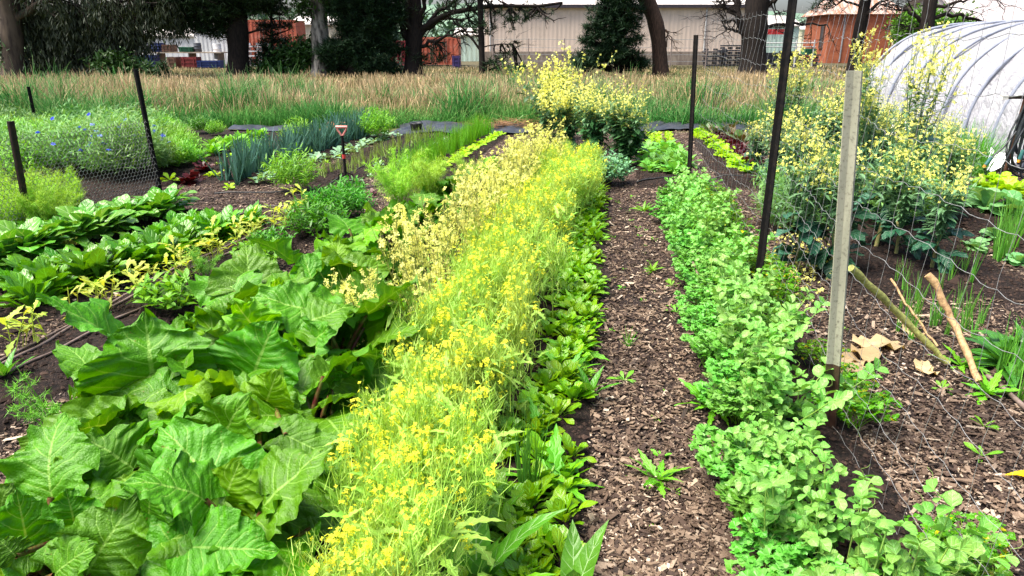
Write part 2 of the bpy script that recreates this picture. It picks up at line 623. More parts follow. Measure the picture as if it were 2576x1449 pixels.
M['lettuce'] = leaf_mat('lettuce_leaf', (.22, .48, .03), (.32, .58, .05), .35, rough=.42, veins=4)
M['redlet'] = leaf_mat('red_lettuce_leaf', (.045, .008, .008), (.08, .014, .01), .2, rough=.45, tcol=(1.5, .8, .6))
M['beet'] = leaf_mat('beet_leaf', (.03, .13, .02), (.09, .06, .03), .25, rough=.4, veins=4, vcol=(.25, .02, .05))
M['chard'] = leaf_mat('chard_leaf', (.11, .33, .06), (.2, .46, .12), .3, rough=.4, veins=4)
M['sage'] = leaf_mat('grey_green_leaf', (.13, .3, .16), (.2, .38, .22), .25, rough=.6)
M['bush'] = leaf_mat('bush_leaf', (.085, .26, .055), (.18, .4, .1), .32, rough=.55, sat=1.0)
M['bush3'] = leaf_mat('herb_leaf_dark', (.04, .16, .035), (.09, .26, .06), .3, rough=.55, sat=1.0)
M['bush4'] = leaf_mat('herb_leaf_lime', (.14, .36, .05), (.24, .48, .08), .35, rough=.55)
M['brockale'] = leaf_mat('brassica_leaf', (.03, .1, .04), (.075, .19, .08), .2, rough=.45)
M['bush2'] = leaf_mat('calendula_leaf', (.1, .31, .04), (.21, .46, .07), .33, rough=.5)
M['darkbush'] = leaf_mat('dark_bush_leaf', (.035, .17, .015), (.07, .27, .025), .3, rough=.45)
M['cabbage'] = leaf_mat('cabbage_leaf', (.13, .34, .13), (.2, .42, .18), .25, rough=.4, veins=5, vcol=(.45, .6, .35))
M['broc'] = leaf_mat('brassica_seedling_leaf', (.2, .36, .22), (.3, .46, .3), .25, rough=.5)
M['seedling'] = leaf_mat('seedling_leaf', (.34, .48, .09), (.46, .56, .14), .4, rough=.55)
M['comfrey'] = leaf_mat('lance_leaf', (.035, .17, .03), (.08, .26, .05), .28, rough=.35, spec=.55, veins=5)
M['blue'] = leaf_mat('cornflower_petal', (.1, .13, .65), (.15, .2, .8), .3, tcol=(1, 1, 1), hue=.5)
M['dry'] = leaf_mat('dry_leaf', (.36, .25, .12), (.48, .35, .19), .2, rough=.8, hue=.5, sat=.95)
M['straw'] = plain_mat('dry_straw', (.32, .18, .08), (.16, .08, .04), .8, .2, 8, island=.7)
M['tallgrass'] = ramp_mat('tall_grass', [(0, (.045, .12, .02)), (.22, (.085, .15, .03)), (.42, (.26, .2, .09)), (.8, (.46, .33, .18)), (1, (.54, .4, .24))], .25)
M['greengrass'] = ramp_mat('green_grass', [(0, (.04, .14, .02)), (.5, (.06, .22, .035)), (.85, (.12, .3, .06)), (1, (.24, .3, .1))], .3)
M['tussock'] = ramp_mat('tussock_grass', [(0, (.02, .09, .015)), (.5, (.035, .17, .03)), (.85, (.09, .27, .06)), (1, (.22, .34, .14))], .3)
M['shortgrass'] = ramp_mat('short_grass', [(0, (.03, .045, .012)), (.6, (.07, .08, .025)), (1, (.16, .12, .055))], .25)  # dark brown blades: the tree shade over this strip is in the colour

# ================================================================ plant kinds
FAR = np.array


def stemline(L, lean, az, curve, n=5):
    t = np.linspace(0, 1, n)
    a = lean + curve * t
    dx = np.concatenate([[0], np.cumsum(np.sin((a[1:] + a[:-1]) / 2))]) * L / (n - 1)
    dz = np.concatenate([[0], np.cumsum(np.cos((a[1:] + a[:-1]) / 2))]) * L / (n - 1)
    return np.stack([dx * math.sin(az) * -1, dx * math.cos(az), dz], 1)


def at(pts, k):
    k = np.clip(k, 0, .999) * (len(pts) - 1)
    i = int(k)
    return pts[i] + (pts[min(i + 1, len(pts) - 1)] - pts[i]) * (k - i)


def k_mustard(h, pale, seed):
    g = np.random.default_rng(seed)
    st, fo, fl = MB(), MB(), MB()
    C, N, S = [], [], []
    B0, T0 = [], []
    for i in range(7 if pale else 9):
        az = g.uniform(0, 6.28)
        L = h * g.uniform(.7, 1.08)
        p = stemline(L, g.uniform(.02, .25), az, g.uniform(-.1, .2), 6) + np.array((g.normal(0, .045), g.normal(0, .045), 0))
        tube(st, p, np.linspace(.0035, .0016, 6), 4)
        lines = [p]
        for j in range(g.integers(3, 6)):
            k = g.uniform(.35, .85)
            b = at(p, k)
            q = stemline(L * (1 - k) * g.uniform(.55, 1.1), g.uniform(.35, .8), g.uniform(0, 6.28), -.4, 4) + b
            tube(st, q, np.linspace(.002, .0011, 4), 3)
            lines.append(q)
        for q in lines:
            tip = q[-1]
            if pale:
                m = g.integers(3, 9)
                ks = g.uniform(.3, 1, m)
                pts = np.array([at(q, k) for k in ks]) + g.normal(0, .012, (m, 3))
                C.append(pts)
                N.append(g.normal(size=(m, 3)) + np.array((0, -.3, .6)))
                S.append(g.uniform(.013, .02, m))
            else:
                m = g.integers(0, 2) if g.random() < .64 else g.integers(6, 14)
                d = g.normal(size=(m, 3)) * .013 + np.array((0, 0, .006))
                C.append(tip + d)
                N.append(d / .013 + np.array((0, 0, 1)))
                S.append(g.uniform(.0075, .011, m))
            if not pale or g.random() < .3:
                m = g.integers(14, 24)
                ks = g.uniform(.12, .95, m)
                b = np.array([at(q, k) for k in ks])
                a = g.uniform(0, 6.28, m)
                l = g.uniform(.025, .05, m)
                B0.append(b)
                T0.append(b + np.stack([np.cos(a) * .6, np.sin(a) * .6, np.full(m, .7)], 1) * l[:, None])
    B0, T0 = np.concatenate(B0), np.concatenate(T0)
    v, f, uv = ribbons(B0, T0, np.full(len(B0), .004), np.zeros((len(B0), 3)), levels=2, rng=g)
    st.add(v, f, uv)
    B1 = B0[::1] + g.normal(0, .03, (len(B0), 3)) - np.array((0, 0, .04))
    if not pale:                                  # fine side shoots fill the row
        v, f, uv = ribbons(B1, B1 + g.normal(size=B1.shape) * np.array((.025, .025, .02)) + np.array((0, 0, .055)), np.full(len(B1), .004), np.zeros(B1.shape), levels=2, rng=g)
        st.add(v, f, uv)
    for i in range(18 if pale else 44):
        b = np.array((g.normal(0, .07), g.normal(0, .07), g.uniform(.03, h * (.5 if pale else .72))))
        put_leaf(fo, leaf(g.uniform(.08, .17), g.uniform(.02, .045), 'lance', 9, 1, g.uniform(.3, 1.2), .2, lob=.55, lf=4.5, rng=g), b, g.uniform(0, 6.28), g.uniform(.3, 1.2))
    v, f, uv = petals(np.concatenate(C), np.concatenate(N), np.concatenate(S), g)
    fl.add(v, f, uv)
    return [('stems', st.mesh('stems', M['dark_stem' if pale else 'must_stem'])), ('foliage', fo.mesh('foliage', M['must_leaf'])),
            ('flowers', fl.mesh('flowers', M['cream' if pale else 'yellow'], False))]


proto('mustard', [k_mustard(.52, False, i) for i in range(5)])
proto('pale', [k_mustard(.7, True, 20 + i) for i in range(4)])


def rosette(n, L, W, shape, mat, seed, el=(.3, 1.3), bend=(.5, 1.2), rad=.03, ns=6, nw=1, ruf=.06, rf=2, fold=.2, lob=0, lf=5, name='foliage', jag=0, z0=.0, tw=.5):
    g = np.random.default_rng(seed)
    mb = MB()
    for i in range(n):
        k = i / max(1, n - 1)
        az = i * 2.4 + g.uniform(-.5, .5)
        e = el[1] + (el[0] - el[1]) * k + g.uniform(-.15, .15)
        l = L * g.uniform(.7, 1.15) * (.65 + .35 * math.sin(PI * (.2 + .7 * k)))
        b = rotm(az) @ np.array((0, rad * k, z0 + .01))
        put_leaf(mb, leaf(l, W * l / L * g.uniform(.85, 1.15), shape, ns, nw, g.uniform(*bend), fold, ruf, rf, lob=lob, lf=lf, rng=g, jag=jag), b, az, e, g.uniform(-tw, tw))
    return [(name, mb.mesh(name, mat))]


proto('spinach', [rosette(34, .2, .08, 'paddle', M['spinach'], 30 + i, (.35, 1.5), (.3, 1.1), .07, 8, 2, .09, 2.2, .12) for i in range(4)])
proto('bok', [rosette(26, .26, .105, 'spoon', M['bok'], 40 + i, (.7, 1.5), (.7, 1.6), .06, 8, 2, .06, 1.6, .14) for i in range(4)])
proto('yspinach', [rosette(20, .088, .042, 'paddle', M['yspinach'], 50 + i, (.3, 1.45), (.3, 1.0), .035, 6, 1, .06, 1.6, .18) for i in range(4)])
proto('lobed', [rosette(13, .19, .055, 'lance', M['weed'], 60 + i, (.05, .9), (.2, .9), .02, 14, 1, .05, 2, .2, lob=.5, lf=5) for i in range(3)])
proto('weedling', [rosette(6, .07, .025, 'paddle', M['weed'], 65 + i, (.05, .7), (.2, .6), .006, 5, 1, .03) for i in range(3)])
proto('dock', [rosette(8, .34, .1, 'lance', M['dock'], 70 + i, (.5, 1.35), (.3, .9), .03, 10, 2, .035, 4, .18) for i in range(2)])
proto('lettuce', [rosette(22, .15, .11, 'fan', M['lettuce'], 80 + i, (.2, 1.4), (.4, 1.3), .03, 6, 2, .12, 3, .15) for i in range(3)])
proto('redlet', [rosette(20, .16, .1, 'fan', M['redlet'], 84 + i, (.2, 1.4), (.4, 1.3), .03, 6, 2, .12, 3, .15) for i in range(2)])
proto('beet', [rosette(14, .32, .1, 'spoon', M['beet'], 88 + i, (.5, 1.4), (.4, 1.0), .03, 7, 1, .06, 2, .15) for i in range(2)])
proto('chard', [rosette(18, .2, .085, 'paddle', M['chard'], 92 + i, (.15, 1.2), (.4, 1.1), .04, 6, 1, .07, 2, .15) for i in range(3)])
proto('cabbage', [rosette(18, .3, .24, 'fan', M['cabbage'], 96 + i, (.2, 1.35), (.5, 1.4), .04, 8, 2, .06, 2, .15) for i in range(2)])
proto('broc', [rosette(8, .13, .06, 'paddle', M['broc'], 100 + i, (.2, 1.0), (.3, .9), .02, 5, 1, .05, 2, .15) for i in range(3)])
proto('smallet', [rosette(9, .1, .06, 'paddle', M['lettuce'], 104 + i, (.1, 1.1), (.3, .9), .02, 4, 1, .08, 2, .15) for i in range(3)])
proto('potato', [rosette(26, .2, .075, 'oval', M['bush2'], 108 + i, (.1, 1.4), (.3, 1.0), .07, 4, 1, .05, 2, .15, z0=.04) for i in range(3)])
proto('comfrey', [rosette(30, .34, .085, 'lance', M['comfrey'], 112 + i, (.2, 1.4), (.6, 1.5), .07, 8, 1, .03, 2, .2) for i in range(2)])
proto('tinyred', [rosette(10, .12, .06, 'paddle', M['redlet'], 116, (.2, 1.2), (.4, 1), .02, 5, 1, .06)])


def k_blades(n, L, W, mat, seed, rad=.03, lean=.25, droop=.08, name='blades', flat=False, straight=.8):
    g = np.random.default_rng(seed)
    a = g.uniform(0, 6.28, n)
    r = rad * np.sqrt(g.random(n))
    base = np.stack([np.cos(a) * r, np.sin(a) * r, np.zeros(n)], 1)
    l = L * g.uniform(.55, 1.1, n)
    th = g.normal(0, lean, n)
    az = a + g.normal(0, .6, n)
    d = np.stack([np.cos(az) * np.sin(th), np.sin(az) * np.sin(th), np.cos(th)], 1)
    tip = base + d * l[:, None]
    sag = np.stack([np.cos(az), np.sin(az), np.full(n, -.5)], 1) * (np.abs(g.normal(0, droop, n)) * l)[:, None]
    mb = MB()
    for k in range(2):
        v, f, uv = ribbons(base, tip, np.full(n, W), sag, levels=5, rng=np.random.default_rng(seed + k))
        if k == 0 or not flat:
            mb.add(v, f, uv)
    return [(name, mb.mesh(name, mat))]


proto('spring', [k_blades(16, .38, .009, M['spring'], 120 + i, .05, .14, .06) for i in range(4)])
proto('chive', [k_blades(34, .36, .0065, M['onion'], 124 + i, .035, .13, .05) for i in range(2)])
proto('leek', [k_blades(9, .42, .024, M['leek'], 128 + i, .02, .22, .14, flat=True) for i in range(4)])
proto('garlic', [k_blades(6, .26, .01, M['garlic'], 132 + i, .015, .2, .12, flat=True) for i in range(3)])
proto('onion', [k_blades(9, .4, .011, M['onion'], 136 + i, .03, .16, .08) for i in range(3)])
proto('grasstuft', [k_blades(18, .12, .004, M['weed'], 140 + i, .01, .7, .15, flat=True) for i in range(2)])
proto('grassclump', [k_blades(150, .55, .009, M['onion'], 144 + i, .16, .35, .2, flat=True) for i in range(2)])


def k_pea(seed):
    g = np.random.default_rng(seed)
    st, fo = MB(), MB()
    for i in range(7):
        L = g.uniform(.16, .44)
        p = stemline(L, g.uniform(.1, .6), g.uniform(0, 6.28), g.uniform(-.3, .2), 6) + np.array((g.normal(0, .08), g.normal(0, .08), 0))
        tube(st, p, np.linspace(.0042, .0026, 6), 4)
        nn = int(L / .085)
        for j in range(nn):
            k = (j + 1) / nn
            b = at(p, k)
            az = g.uniform(0, 6.28)
            for sgn in (-1, 1):                       # stipules clasp the stem
                put_leaf(fo, leaf(g.uniform(.055, .08), g.uniform(.045, .062), 'oval', 4, 1, g.uniform(.2, .9), .4, .06, 1, rng=g), b, az + sgn * 1.1, g.uniform(-.2, 1.3), g.uniform(-.9, .9))
            q = stemline(.09, g.uniform(.5, 1.1), az, .3, 4) + b
            tube(st, q, .0013, 3)
            for m in (.4, .8):
                for sgn in (-1, 1):
                    put_leaf(fo, leaf(g.uniform(.042, .065), g.uniform(.036, .05), 'round', 4, 1, .4, .4, rng=g), at(q, m), az + sgn * 1.2, g.uniform(-.4, 1.2), g.uniform(-.9, .9))
            if g.random() < .5:                       # tendril
                w = np.linspace(0, 1, 8)
                a = g.uniform(0, 6.28)
                tp = q[-1] + np.stack([np.cos(a + 5 * w) * .03 * w + .03 * w * math.cos(a), np.sin(a + 5 * w) * .03 * w, .05 * w], 1)
                tube(st, tp, .0008, 3)
    return [('stems', st.mesh('stems', M['pea_stem'])), ('foliage', fo.mesh('foliage', M['pea']))]


proto('pea', [k_pea(150 + i) for i in range(5)])


def leaflet(g, s):
    """lobed fan like one parsley leaflet"""
    n = 15
    a = np.linspace(-1.35, 1.35, n)
    r = s * (.8 + .2 * np.abs(np.cos(a * 3.5 / 1.35 * 1.0)) + .06 * np.cos(a * 14)) * (1 - .1 * np.abs(a))
    v = np.stack([np.sin(a) * r, np.cos(a) * r * 1.05, .25 * s * np.cos(a * 5 + g.uniform(0, 3)) * .35 + g.normal(0, .04 * s, n)], 1)
    v = np.concatenate([[(0, 0, 0)], v])
    f = [[0, i + 1, i] for i in range(1, n)]
    return v, np.array(f), np.tile((.5, .7), (n + 1, 1))


def k_umbel(mat, seed, n=22, h=.24, ls=.022, spread=.7, stem='parsley_stem'):
    g = np.random.default_rng(seed)
    st, fo = MB(), MB()
    for i in range(n):
        az = g.uniform(0, 6.28)
        p = stemline(h * g.uniform(.6, 1.1), abs(g.normal(0, .35)) + .05, az, spread * g.uniform(.3, 1), 5) + np.array((g.normal(0, .03), g.normal(0, .03), 0))
        tube(st, p, np.linspace(.0025, .0013, 5), 3)
        d = unit(p[-1] - p[-2])
        for j, (k, side) in enumerate(((1, 0), (.97, 1), (.97, -1), (.72, 1), (.72, -1))):
            b = at(p, k)
            a2 = az + side * 1.2
            q = b + rotm(a2, .2) @ np.array((0, .03 if side else .02, 0))
            for m in range(3):
                v, f, uv = leaflet(g, ls * g.uniform(.7, 1.2))
                R = rotm(a2 + (m - 1) * 1.0, g.uniform(-.5, .5), g.uniform(-.5, .5))
                fo.add(v @ R.T + q, f, uv)
    return [('stems', st.mesh('stems', M[stem])), ('foliage', fo.mesh('foliage', mat, False))]


proto('coriander', [k_umbel(M['coriander'], 160 + i, 20, .24, .033) for i in range(4)])
proto('parsley', [k_umbel(M['parsley'], 170 + i, 26, .25, .023) for i in range(4)])


def k_feather(mat, seed, h=.5, n=9, hair=260, lean=.5):
    g = np.random.default_rng(seed)
    mb = MB()
    for i in range(n):
        p = stemline(h * g.uniform(.6, 1.05), abs(g.normal(0, .3)), g.uniform(0, 6.28), lean * g.uniform(.2, 1), 7)
        tube(mb, p, np.linspace(.004, .001, 7), 4)
        ks = g.uniform(.25, 1, hair // 9)
        for k in ks:
            b = at(p, k)
            a = g.uniform(0, 6.28)
            tip = b + np.array((math.cos(a), math.sin(a), g.uniform(-.1, .6))) * h * .26 * g.uniform(.4, 1.1) * (1.25 - k)
            m = 14
            q = g.uniform(.15, 1, m)[:, None]
            bb = b + (tip - b) * q
            tt = bb + (tip - b) * .12 + g.normal(0, h * .04, (m, 3))
            bb = np.concatenate([bb, [b]])
            tt = np.concatenate([tt, [tip]])
            v, f, uv = ribbons(bb, tt, np.full(m + 1, .0022 + h * .0018), np.zeros((m + 1, 3)), levels=2, rng=g)
            mb.add(v, f, uv)
    return [('fronds', mb.mesh('fronds', mat, False))]


proto('fennel', [k_feather(M['fennel'], 180 + i, .48) for i in range(2)])
proto('fennel_lime', [k_feather(M['fennel_lime'], 184 + i, .55, 14, 420, .7) for i in range(3)])
proto('dill', [k_feather(M['fennel'], 188, .3, 6, 160, .9)])


def k_bush(mat, seed, h, r, n, L, W, shape='lance', flowers=None, name='foliage', fm=None):
    """dome of leafy stems"""
    g = np.random.default_rng(seed)
    mb = MB()
    fl = MB()
    fc = []
    for i in range(n):
        az = g.uniform(0, 6.28)
        q = math.sqrt(g.random())
        top = np.array((math.cos(az) * r * q, math.sin(az) * r * q, h * math.sqrt(max(.05, 1 - .75 * q * q)) * g.uniform(.75, 1.1)))
        base = top * np.array((.3, .3, 0))
        m = 7
        for k in np.linspace(.35, 1, m):
            b = base + (top - base) * k
            put_leaf(mb, leaf(L * g.uniform(.6, 1.1), W, shape, 3, 1, g.uniform(.1, .9), .2, rng=g), b, g.uniform(0, 6.28), g.uniform(.0, 1.2), g.uniform(-.5, .5))
        if flowers and g.random() < flowers:
            fc.append(top + np.array((0, 0, .03)))
    out = [(name, mb.mesh(name, mat))]
    if fc:
        fc = np.array(fc)
        for k in range(2):
            v, f, uv = petals(fc + g.normal(0, .004, fc.shape), g.normal(size=fc.shape) * .4 + np.array((0, -.3, 1)), np.full(len(fc), .026), g, 5)
            fl.add(v, f, uv)
        out.append(('flowers', fl.mesh('flowers', fm, False)))
    return out


proto('meadow', [k_bush(M[('bush', 'bush3', 'bush4', 'bush')[i]], 200 + i, (.5, .62, .42, .55)[i], .38, 110, .12, .017) for i in range(4)])
proto('cornflower', [k_bush(M['bush'], 204 + i, .62, .42, 150, .12, .016, 'lance', .06, fm=M['blue']) for i in range(2)])
proto('calendula', [k_bush(M['bush2'], 208 + i, .38, .27, 170, .085, .013) for i in range(3)])
proto('sagebush', [k_bush(M['sage'], 212, .36, .3, 150, .065, .03, 'oval')])
proto('lowherb', [k_bush(M['darkbush'], 216 + i, .2, .22, 60, .07, .022, 'oval') for i in range(3)])
proto('greenherb', [k_bush(M['darkbush'], 219 + i, .34, .26, 100, .085, .02) for i in range(2)])
proto('mint', [k_bush(M['weed'], 222 + i, .18, .22, 42, .085, .032, 'oval') for i in range(2)])


def k_seedling(seed):
    g = np.random.default_rng(seed)
    mb = MB()
    for i in range(g.integers(1, 4)):
        p = stemline(g.uniform(.12, .24), g.uniform(0, .3), g.uniform(0, 6.28), .2, 4) + np.array((g.normal(0, .02), g.normal(0, .02), 0))
        tube(mb, p, .002, 4)
        for j in range(5):
            b = at(p, g.uniform(.3, 1))
            put_leaf(mb, leaf(g.uniform(.05, .11), g.uniform(.02, .045), 'paddle', 9, 1, g.uniform(.2, 1.1), .2, .05, 2, lob=.45, lf=4.5, rng=g), b, g.uniform(0, 6.28), g.uniform(-.1, 1.1), g.uniform(-.4, .4))
    return [('foliage', mb.mesh('foliage', M['seedling']))]


proto('seedling', [k_seedling(230 + i) for i in range(6)])


def k_kale(seed, h=1.1, dense=1.0, leaves=30, spread=.32, fsize=.014, lean=0.0, droop=True, bushy=0, fl0=.55, fn=(7, 17), lm='kale'):
    g = np.random.default_rng(seed)
    st, lf, fs, fl = MB(), MB(), MB(), MB()
    main = stemline(h * (.3 if bushy else .5), .05 + lean, g.uniform(0, 6.28), .1, 6)
    tube(st, main, np.linspace(.018, .009, 6), 7)
    for i in range(leaves):
        k = g.uniform(.15, .95)
        put_leaf(lf, leaf(g.uniform(.2, .36), g.uniform(.08, .14), 'paddle', 9, 2, g.uniform(.5, 1.5), .15, .09, 3.2, rng=g), at(main, k), g.uniform(0, 6.28), g.uniform(-.3, .9), g.uniform(-.4, .4))
    C, N = [], []
    for i in range(int(18 * dense)):
        k = g.uniform(.02 if bushy else .35, 1)
        b = at(main, k)
        L = (h - b[2]) * g.uniform(.45 if bushy else .65, 1.05)
        p = stemline(L, g.uniform(.1, spread * 2), g.uniform(0, 6.28), g.uniform(-.35, .1), 6) + b
        tube(fs, p, np.linspace(.005, .002, 6), 4)
        for j in range(bushy):
            put_leaf(lf, leaf(g.uniform(.09, .2), g.uniform(.05, .085), 'paddle', 4, 1, g.uniform(.3, 1.2), .15, .05, 2, rng=g), at(p, g.uniform(.0, .62)), g.uniform(0, 6.28), g.uniform(-.3, 1.0), g.uniform(-.5, .5))
        for j in range(22):
            put_leaf(fs, leaf(g.uniform(.06, .15), g.uniform(.02, .042), 'lance', 4, 1, g.uniform(.3, 1), .2, rng=g), at(p, g.uniform(.15, .8)), g.uniform(0, 6.28), g.uniform(-.1, .9))
        tips = [p]
        for j in range(3):
            kk = g.uniform(.5, .9)
            q = stemline(L * .3, g.uniform(.3, .9), g.uniform(0, 6.28), -.3, 4) + at(p, kk)
            tube(fs, q, .002, 3)
            tips.append(q)
        for q in tips:
            m = int(g.integers(*fn))
            ks = g.uniform(fl0, 1.05, m)
            c = np.array([at(q, kk) for kk in ks]) + g.normal(0, .02, (m, 3))
            C.append(c)
            N.append(g.normal(size=(m, 3)) + np.array((0, 0, -.2 if droop else .5)))
    C, N = np.concatenate(C), np.concatenate(N)
    v, f, uv = petals(C, N, g.uniform(.7, 1.2, len(C)) * fsize, g)
    fl.add(v, f, uv)
    return [('stem', st.mesh('stem', M['kale_stem'])), ('foliage', lf.mesh('foliage', M[lm])), ('flower_stalks', fs.mesh('flower_stalks', M['kale_light'])),
            ('flowers', fl.mesh('flowers', M['kale_yellow'], False))]


proto('kale', [k_kale(240 + i, 1.05, 1.3, 26, fl0=.72, fn=(1, 8)) for i in range(4)])
proto('tallkale', [k_kale(250 + i, 1.65, .7, 8, .16, .017) for i in range(2)])
proto('densekale', [k_kale(256 + i, 1.45, 2.6, 16, .42, .021, droop=False, bushy=15, fl0=.2, lm='brockale') for i in range(2)])
proto('greykale', [k_kale(260 + i, 1.1, 2.4, 16, .36, .015, droop=False, bushy=18, fl0=.3, fn=(4, 12), lm='brockale') for i in range(2)])
# ================================================================ ground
def ground_mat():
    m, nt, out = new_mat('ground')
    B = NB(nt)
    tc = B.n('ShaderNodeTexCoord')
    co = tc.outputs['Object']
    sx = B.n('ShaderNodeSeparateXYZ')
    nt.links.new(co, sx.inputs[0])
    wob = B.n('ShaderNodeVectorMath', operation='ADD')
    nzv = B.n('ShaderNodeTexNoise')
    nzv.inputs['Scale'].default_value = 14
    nt.links.new(co, nzv.inputs[0])
    sc = B.n('ShaderNodeVectorMath', operation='SCALE')
    nt.links.new(nzv.outputs[1], sc.inputs[0])
    sc.inputs['Scale'].default_value = .08
    nt.links.new(co, wob.inputs[0])
    nt.links.new(sc.outputs[0], wob.inputs[1])
    vo = B.n('ShaderNodeTexVoronoi')
    vo.inputs['Scale'].default_value = 42
    nt.links.new(wob.outputs[0], vo.inputs['Vector'])
    ve = B.n('ShaderNodeTexVoronoi', feature='DISTANCE_TO_EDGE')
    ve.inputs['Scale'].default_value = 42
    nt.links.new(wob.outputs[0], ve.inputs['Vector'])
    vsep = B.n('ShaderNodeSeparateColor')
    nt.links.new(vo.outputs['Color'], vsep.inputs[0])
    chips = B.ramp(vsep.outputs[0], [(0, (.03, .018, .014)), (.3, (.09, .05, .04)), (.6, (.19, .115, .09)), (.85, (.34, .23, .18)), (1, (.52, .4, .32))])
    chips = B.mix(B.rng(ve.outputs[0], .0, .12), (.02, .012, .01), chips)
    soil = B.mix(B.noise(co, 30, 4), (.012, .008, .007), (.05, .03, .024))
    mulch = B.mix(B.rng(B.noise(co, 3.5, 4), .38, .6, .15, .92), soil, chips)
    field = B.mix(B.noise(co, .8, 5), (.05, .08, .015), (.11, .09, .035))
    yard = B.mix(B.noise(co, .5, 5), (.08, .065, .04), (.05, .05, .02))  # dry yard ground, darkened to hold the shadows beneath the trees
    far = B.mix(B.noise(co, .004, 4), (.1, .2, .07), (.15, .24, .1))
    Y = sx.outputs[1]
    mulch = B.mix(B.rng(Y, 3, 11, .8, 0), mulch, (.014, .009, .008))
    col = B.mix(B.rng(B.math('MULTIPLY_ADD', B.noise(co, .7, 3), 1.2, Y), 13.9, 14.6), mulch, field)
    col = B.mix(B.rng(Y, 42, 48), col, yard)
    col = B.mix(B.rng(Y, 70, 100), col, far)
    nrm = B.bump(B.math('MULTIPLY', B.rng(ve.outputs[0], 0, .2), B.rng(Y, 12, 14, 1, 0)), .8, .02)
    nt.links.new(B.bsdf(col, .85, .25, nrm), out.inputs[0])
    return m


def soil_mat():
    m, nt, out = new_mat('soil')
    B = NB(nt)
    tc = B.n('ShaderNodeTexCoord')
    co = tc.outputs['Object']
    n1 = B.noise(co, 40, 6, .7)
    col = B.mix(B.rng(n1, .35, .68), (.006, .004, .0035), (.034, .021, .016))
    col = B.mix(B.rng(B.noise(co, 90, 3), .66, .72), col, (.2, .14, .11))
    nt.links.new(B.bsdf(col, .9, .2, B.bump(n1, .9, .03)), out.inputs[0])
    return m


GM, SM = ground_mat(), soil_mat()
xs = np.concatenate([[-3000, -900, -300, -110, -45, -22], np.linspace(-14, -6.2, 40), np.linspace(-6, 5, 190), np.linspace(5.3, 14, 40), [22, 45, 110, 300, 900, 3000]])
ys = np.concatenate([[-3000, -300, -40, -8], np.linspace(-2, 1, 12), np.linspace(1.06, 10, 170), np.linspace(10.1, 16, 40), [20, 26, 34, 45, 60, 90, 160, 300, 700, 1500, 4000]])
X, Y = np.meshgrid(xs, ys)
mb = MB()
v = np.stack([X.ravel(), Y.ravel(), hz(X.ravel(), Y.ravel())], 1)
f = gridf(len(ys), len(xs))
mb.add(v, f)
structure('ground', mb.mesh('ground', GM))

for s0, s1, t0, t1 in BEDS:
    a = np.linspace(s0 - .05, s1 + .05, max(8, int((s1 - s0) / .06)))
    b = np.linspace(t0 - .1, t1 + .1, int((t1 - t0) / .08))
    S, T = np.meshgrid(a, b)
    x, y = ST(S.ravel(), T.ravel())
    edge = np.minimum(np.minimum(S - a[0], a[-1] - S), np.minimum(T - b[0], b[-1] - T)).ravel()
    z = hz(x, y) + np.where(edge < .03, -.02, .006) + np.where(edge < .03, 0, .012 * RG.random(len(x)))
    mb = MB()
    mb.add(np.stack([x, y, z], 1), gridf(len(b), len(a)))
    structure('soil_bed', mb.mesh('soil_bed', SM))

# wood chips: thin curved slivers lying on one another
NC = 240000
d = 1.7 + (14.0 - 1.7) * RG.random(NC) ** 1.9
th = RG.uniform(-.72, .72, NC)
cx, cy = d * np.tan(th) * .98, d
m = bed_mask(cx, cy, .07)
keep = RG.random(NC) > m * np.where(cx > 1.6, .6, .93)
cx, cy, d = cx[keep], cy[keep], d[keep]
n = len(cx)
L = RG.lognormal(math.log(.0135), .6, n) * (1 + .05 * d)
W = np.clip(L * RG.uniform(.2, .6, n), .003, .02)
H = RG.uniform(.0015, .005, n)
az = RG.uniform(0, 2 * PI, n)
el = RG.normal(0, .22, n)
ro = RG.normal(0, .35, n)
dx = np.stack([np.cos(az) * np.cos(el), np.sin(az) * np.cos(el), np.sin(el)], 1)
sy = np.stack([-np.sin(az) * np.cos(ro), np.cos(az) * np.cos(ro), np.sin(ro)], 1)
up = np.cross(dx, sy)
c = np.stack([cx, cy, hz(cx, cy) + .004 + RG.random(n) * .014 * (1 - m[keep])], 1)
hl, hw = (L / 2)[:, None], (W / 2)[:, None]
tp = RG.uniform(.4, 1, n)[:, None]
top = [c - dx * hl - sy * hw * tp, c + dx * hl * .9 - sy * hw, c + dx * hl + sy * hw * tp, c - dx * hl * .85 + sy * hw]
bot = [q - up * H[:, None] for q in top]
v = np.stack(top + bot, 1).reshape(-1, 3)
i = np.arange(n) * 8
f = np.concatenate([np.stack([i + a for a in q], 1) for q in ((0, 1, 2, 3), (0, 4, 5, 1), (1, 5, 6, 2), (2, 6, 7, 3), (3, 7, 4, 0))])
mb = MB()
mb.add(v, f)


def chip_mat():
    m, nt, out = new_mat('wood_chip')
    B = NB(nt)
    geo = B.n('ShaderNodeNewGeometry')
    tc = B.n('ShaderNodeTexCoord')
    r = geo.outputs['Random Per Island']
    col = B.ramp(r, [(0, (.016, .01, .007)), (.25, (.055, .034, .024)), (.55, (.135, .09, .06)), (.82, (.25, .18, .125)), (.95, (.4, .31, .23)), (1, (.6, .5, .39))])
    col = B.mix(B.rng(B.noise(tc.outputs['Object'], 120, 3), .4, .75, 0, .5), col, (.07, .04, .03))
    col = B.mix(B.rng(B.noise(tc.outputs['Object'], 1.6, 4), .42, .66, 0, .6), col, (.045, .028, .02))
    nt.links.new(B.bsdf(col, .75, .3), out.inputs[0])
    return m


stuff('wood_chip_mulch', mb.mesh('wood_chips', chip_mat(), False), 'brown bark and wood chip mulch covering the garden paths', 'mulch')

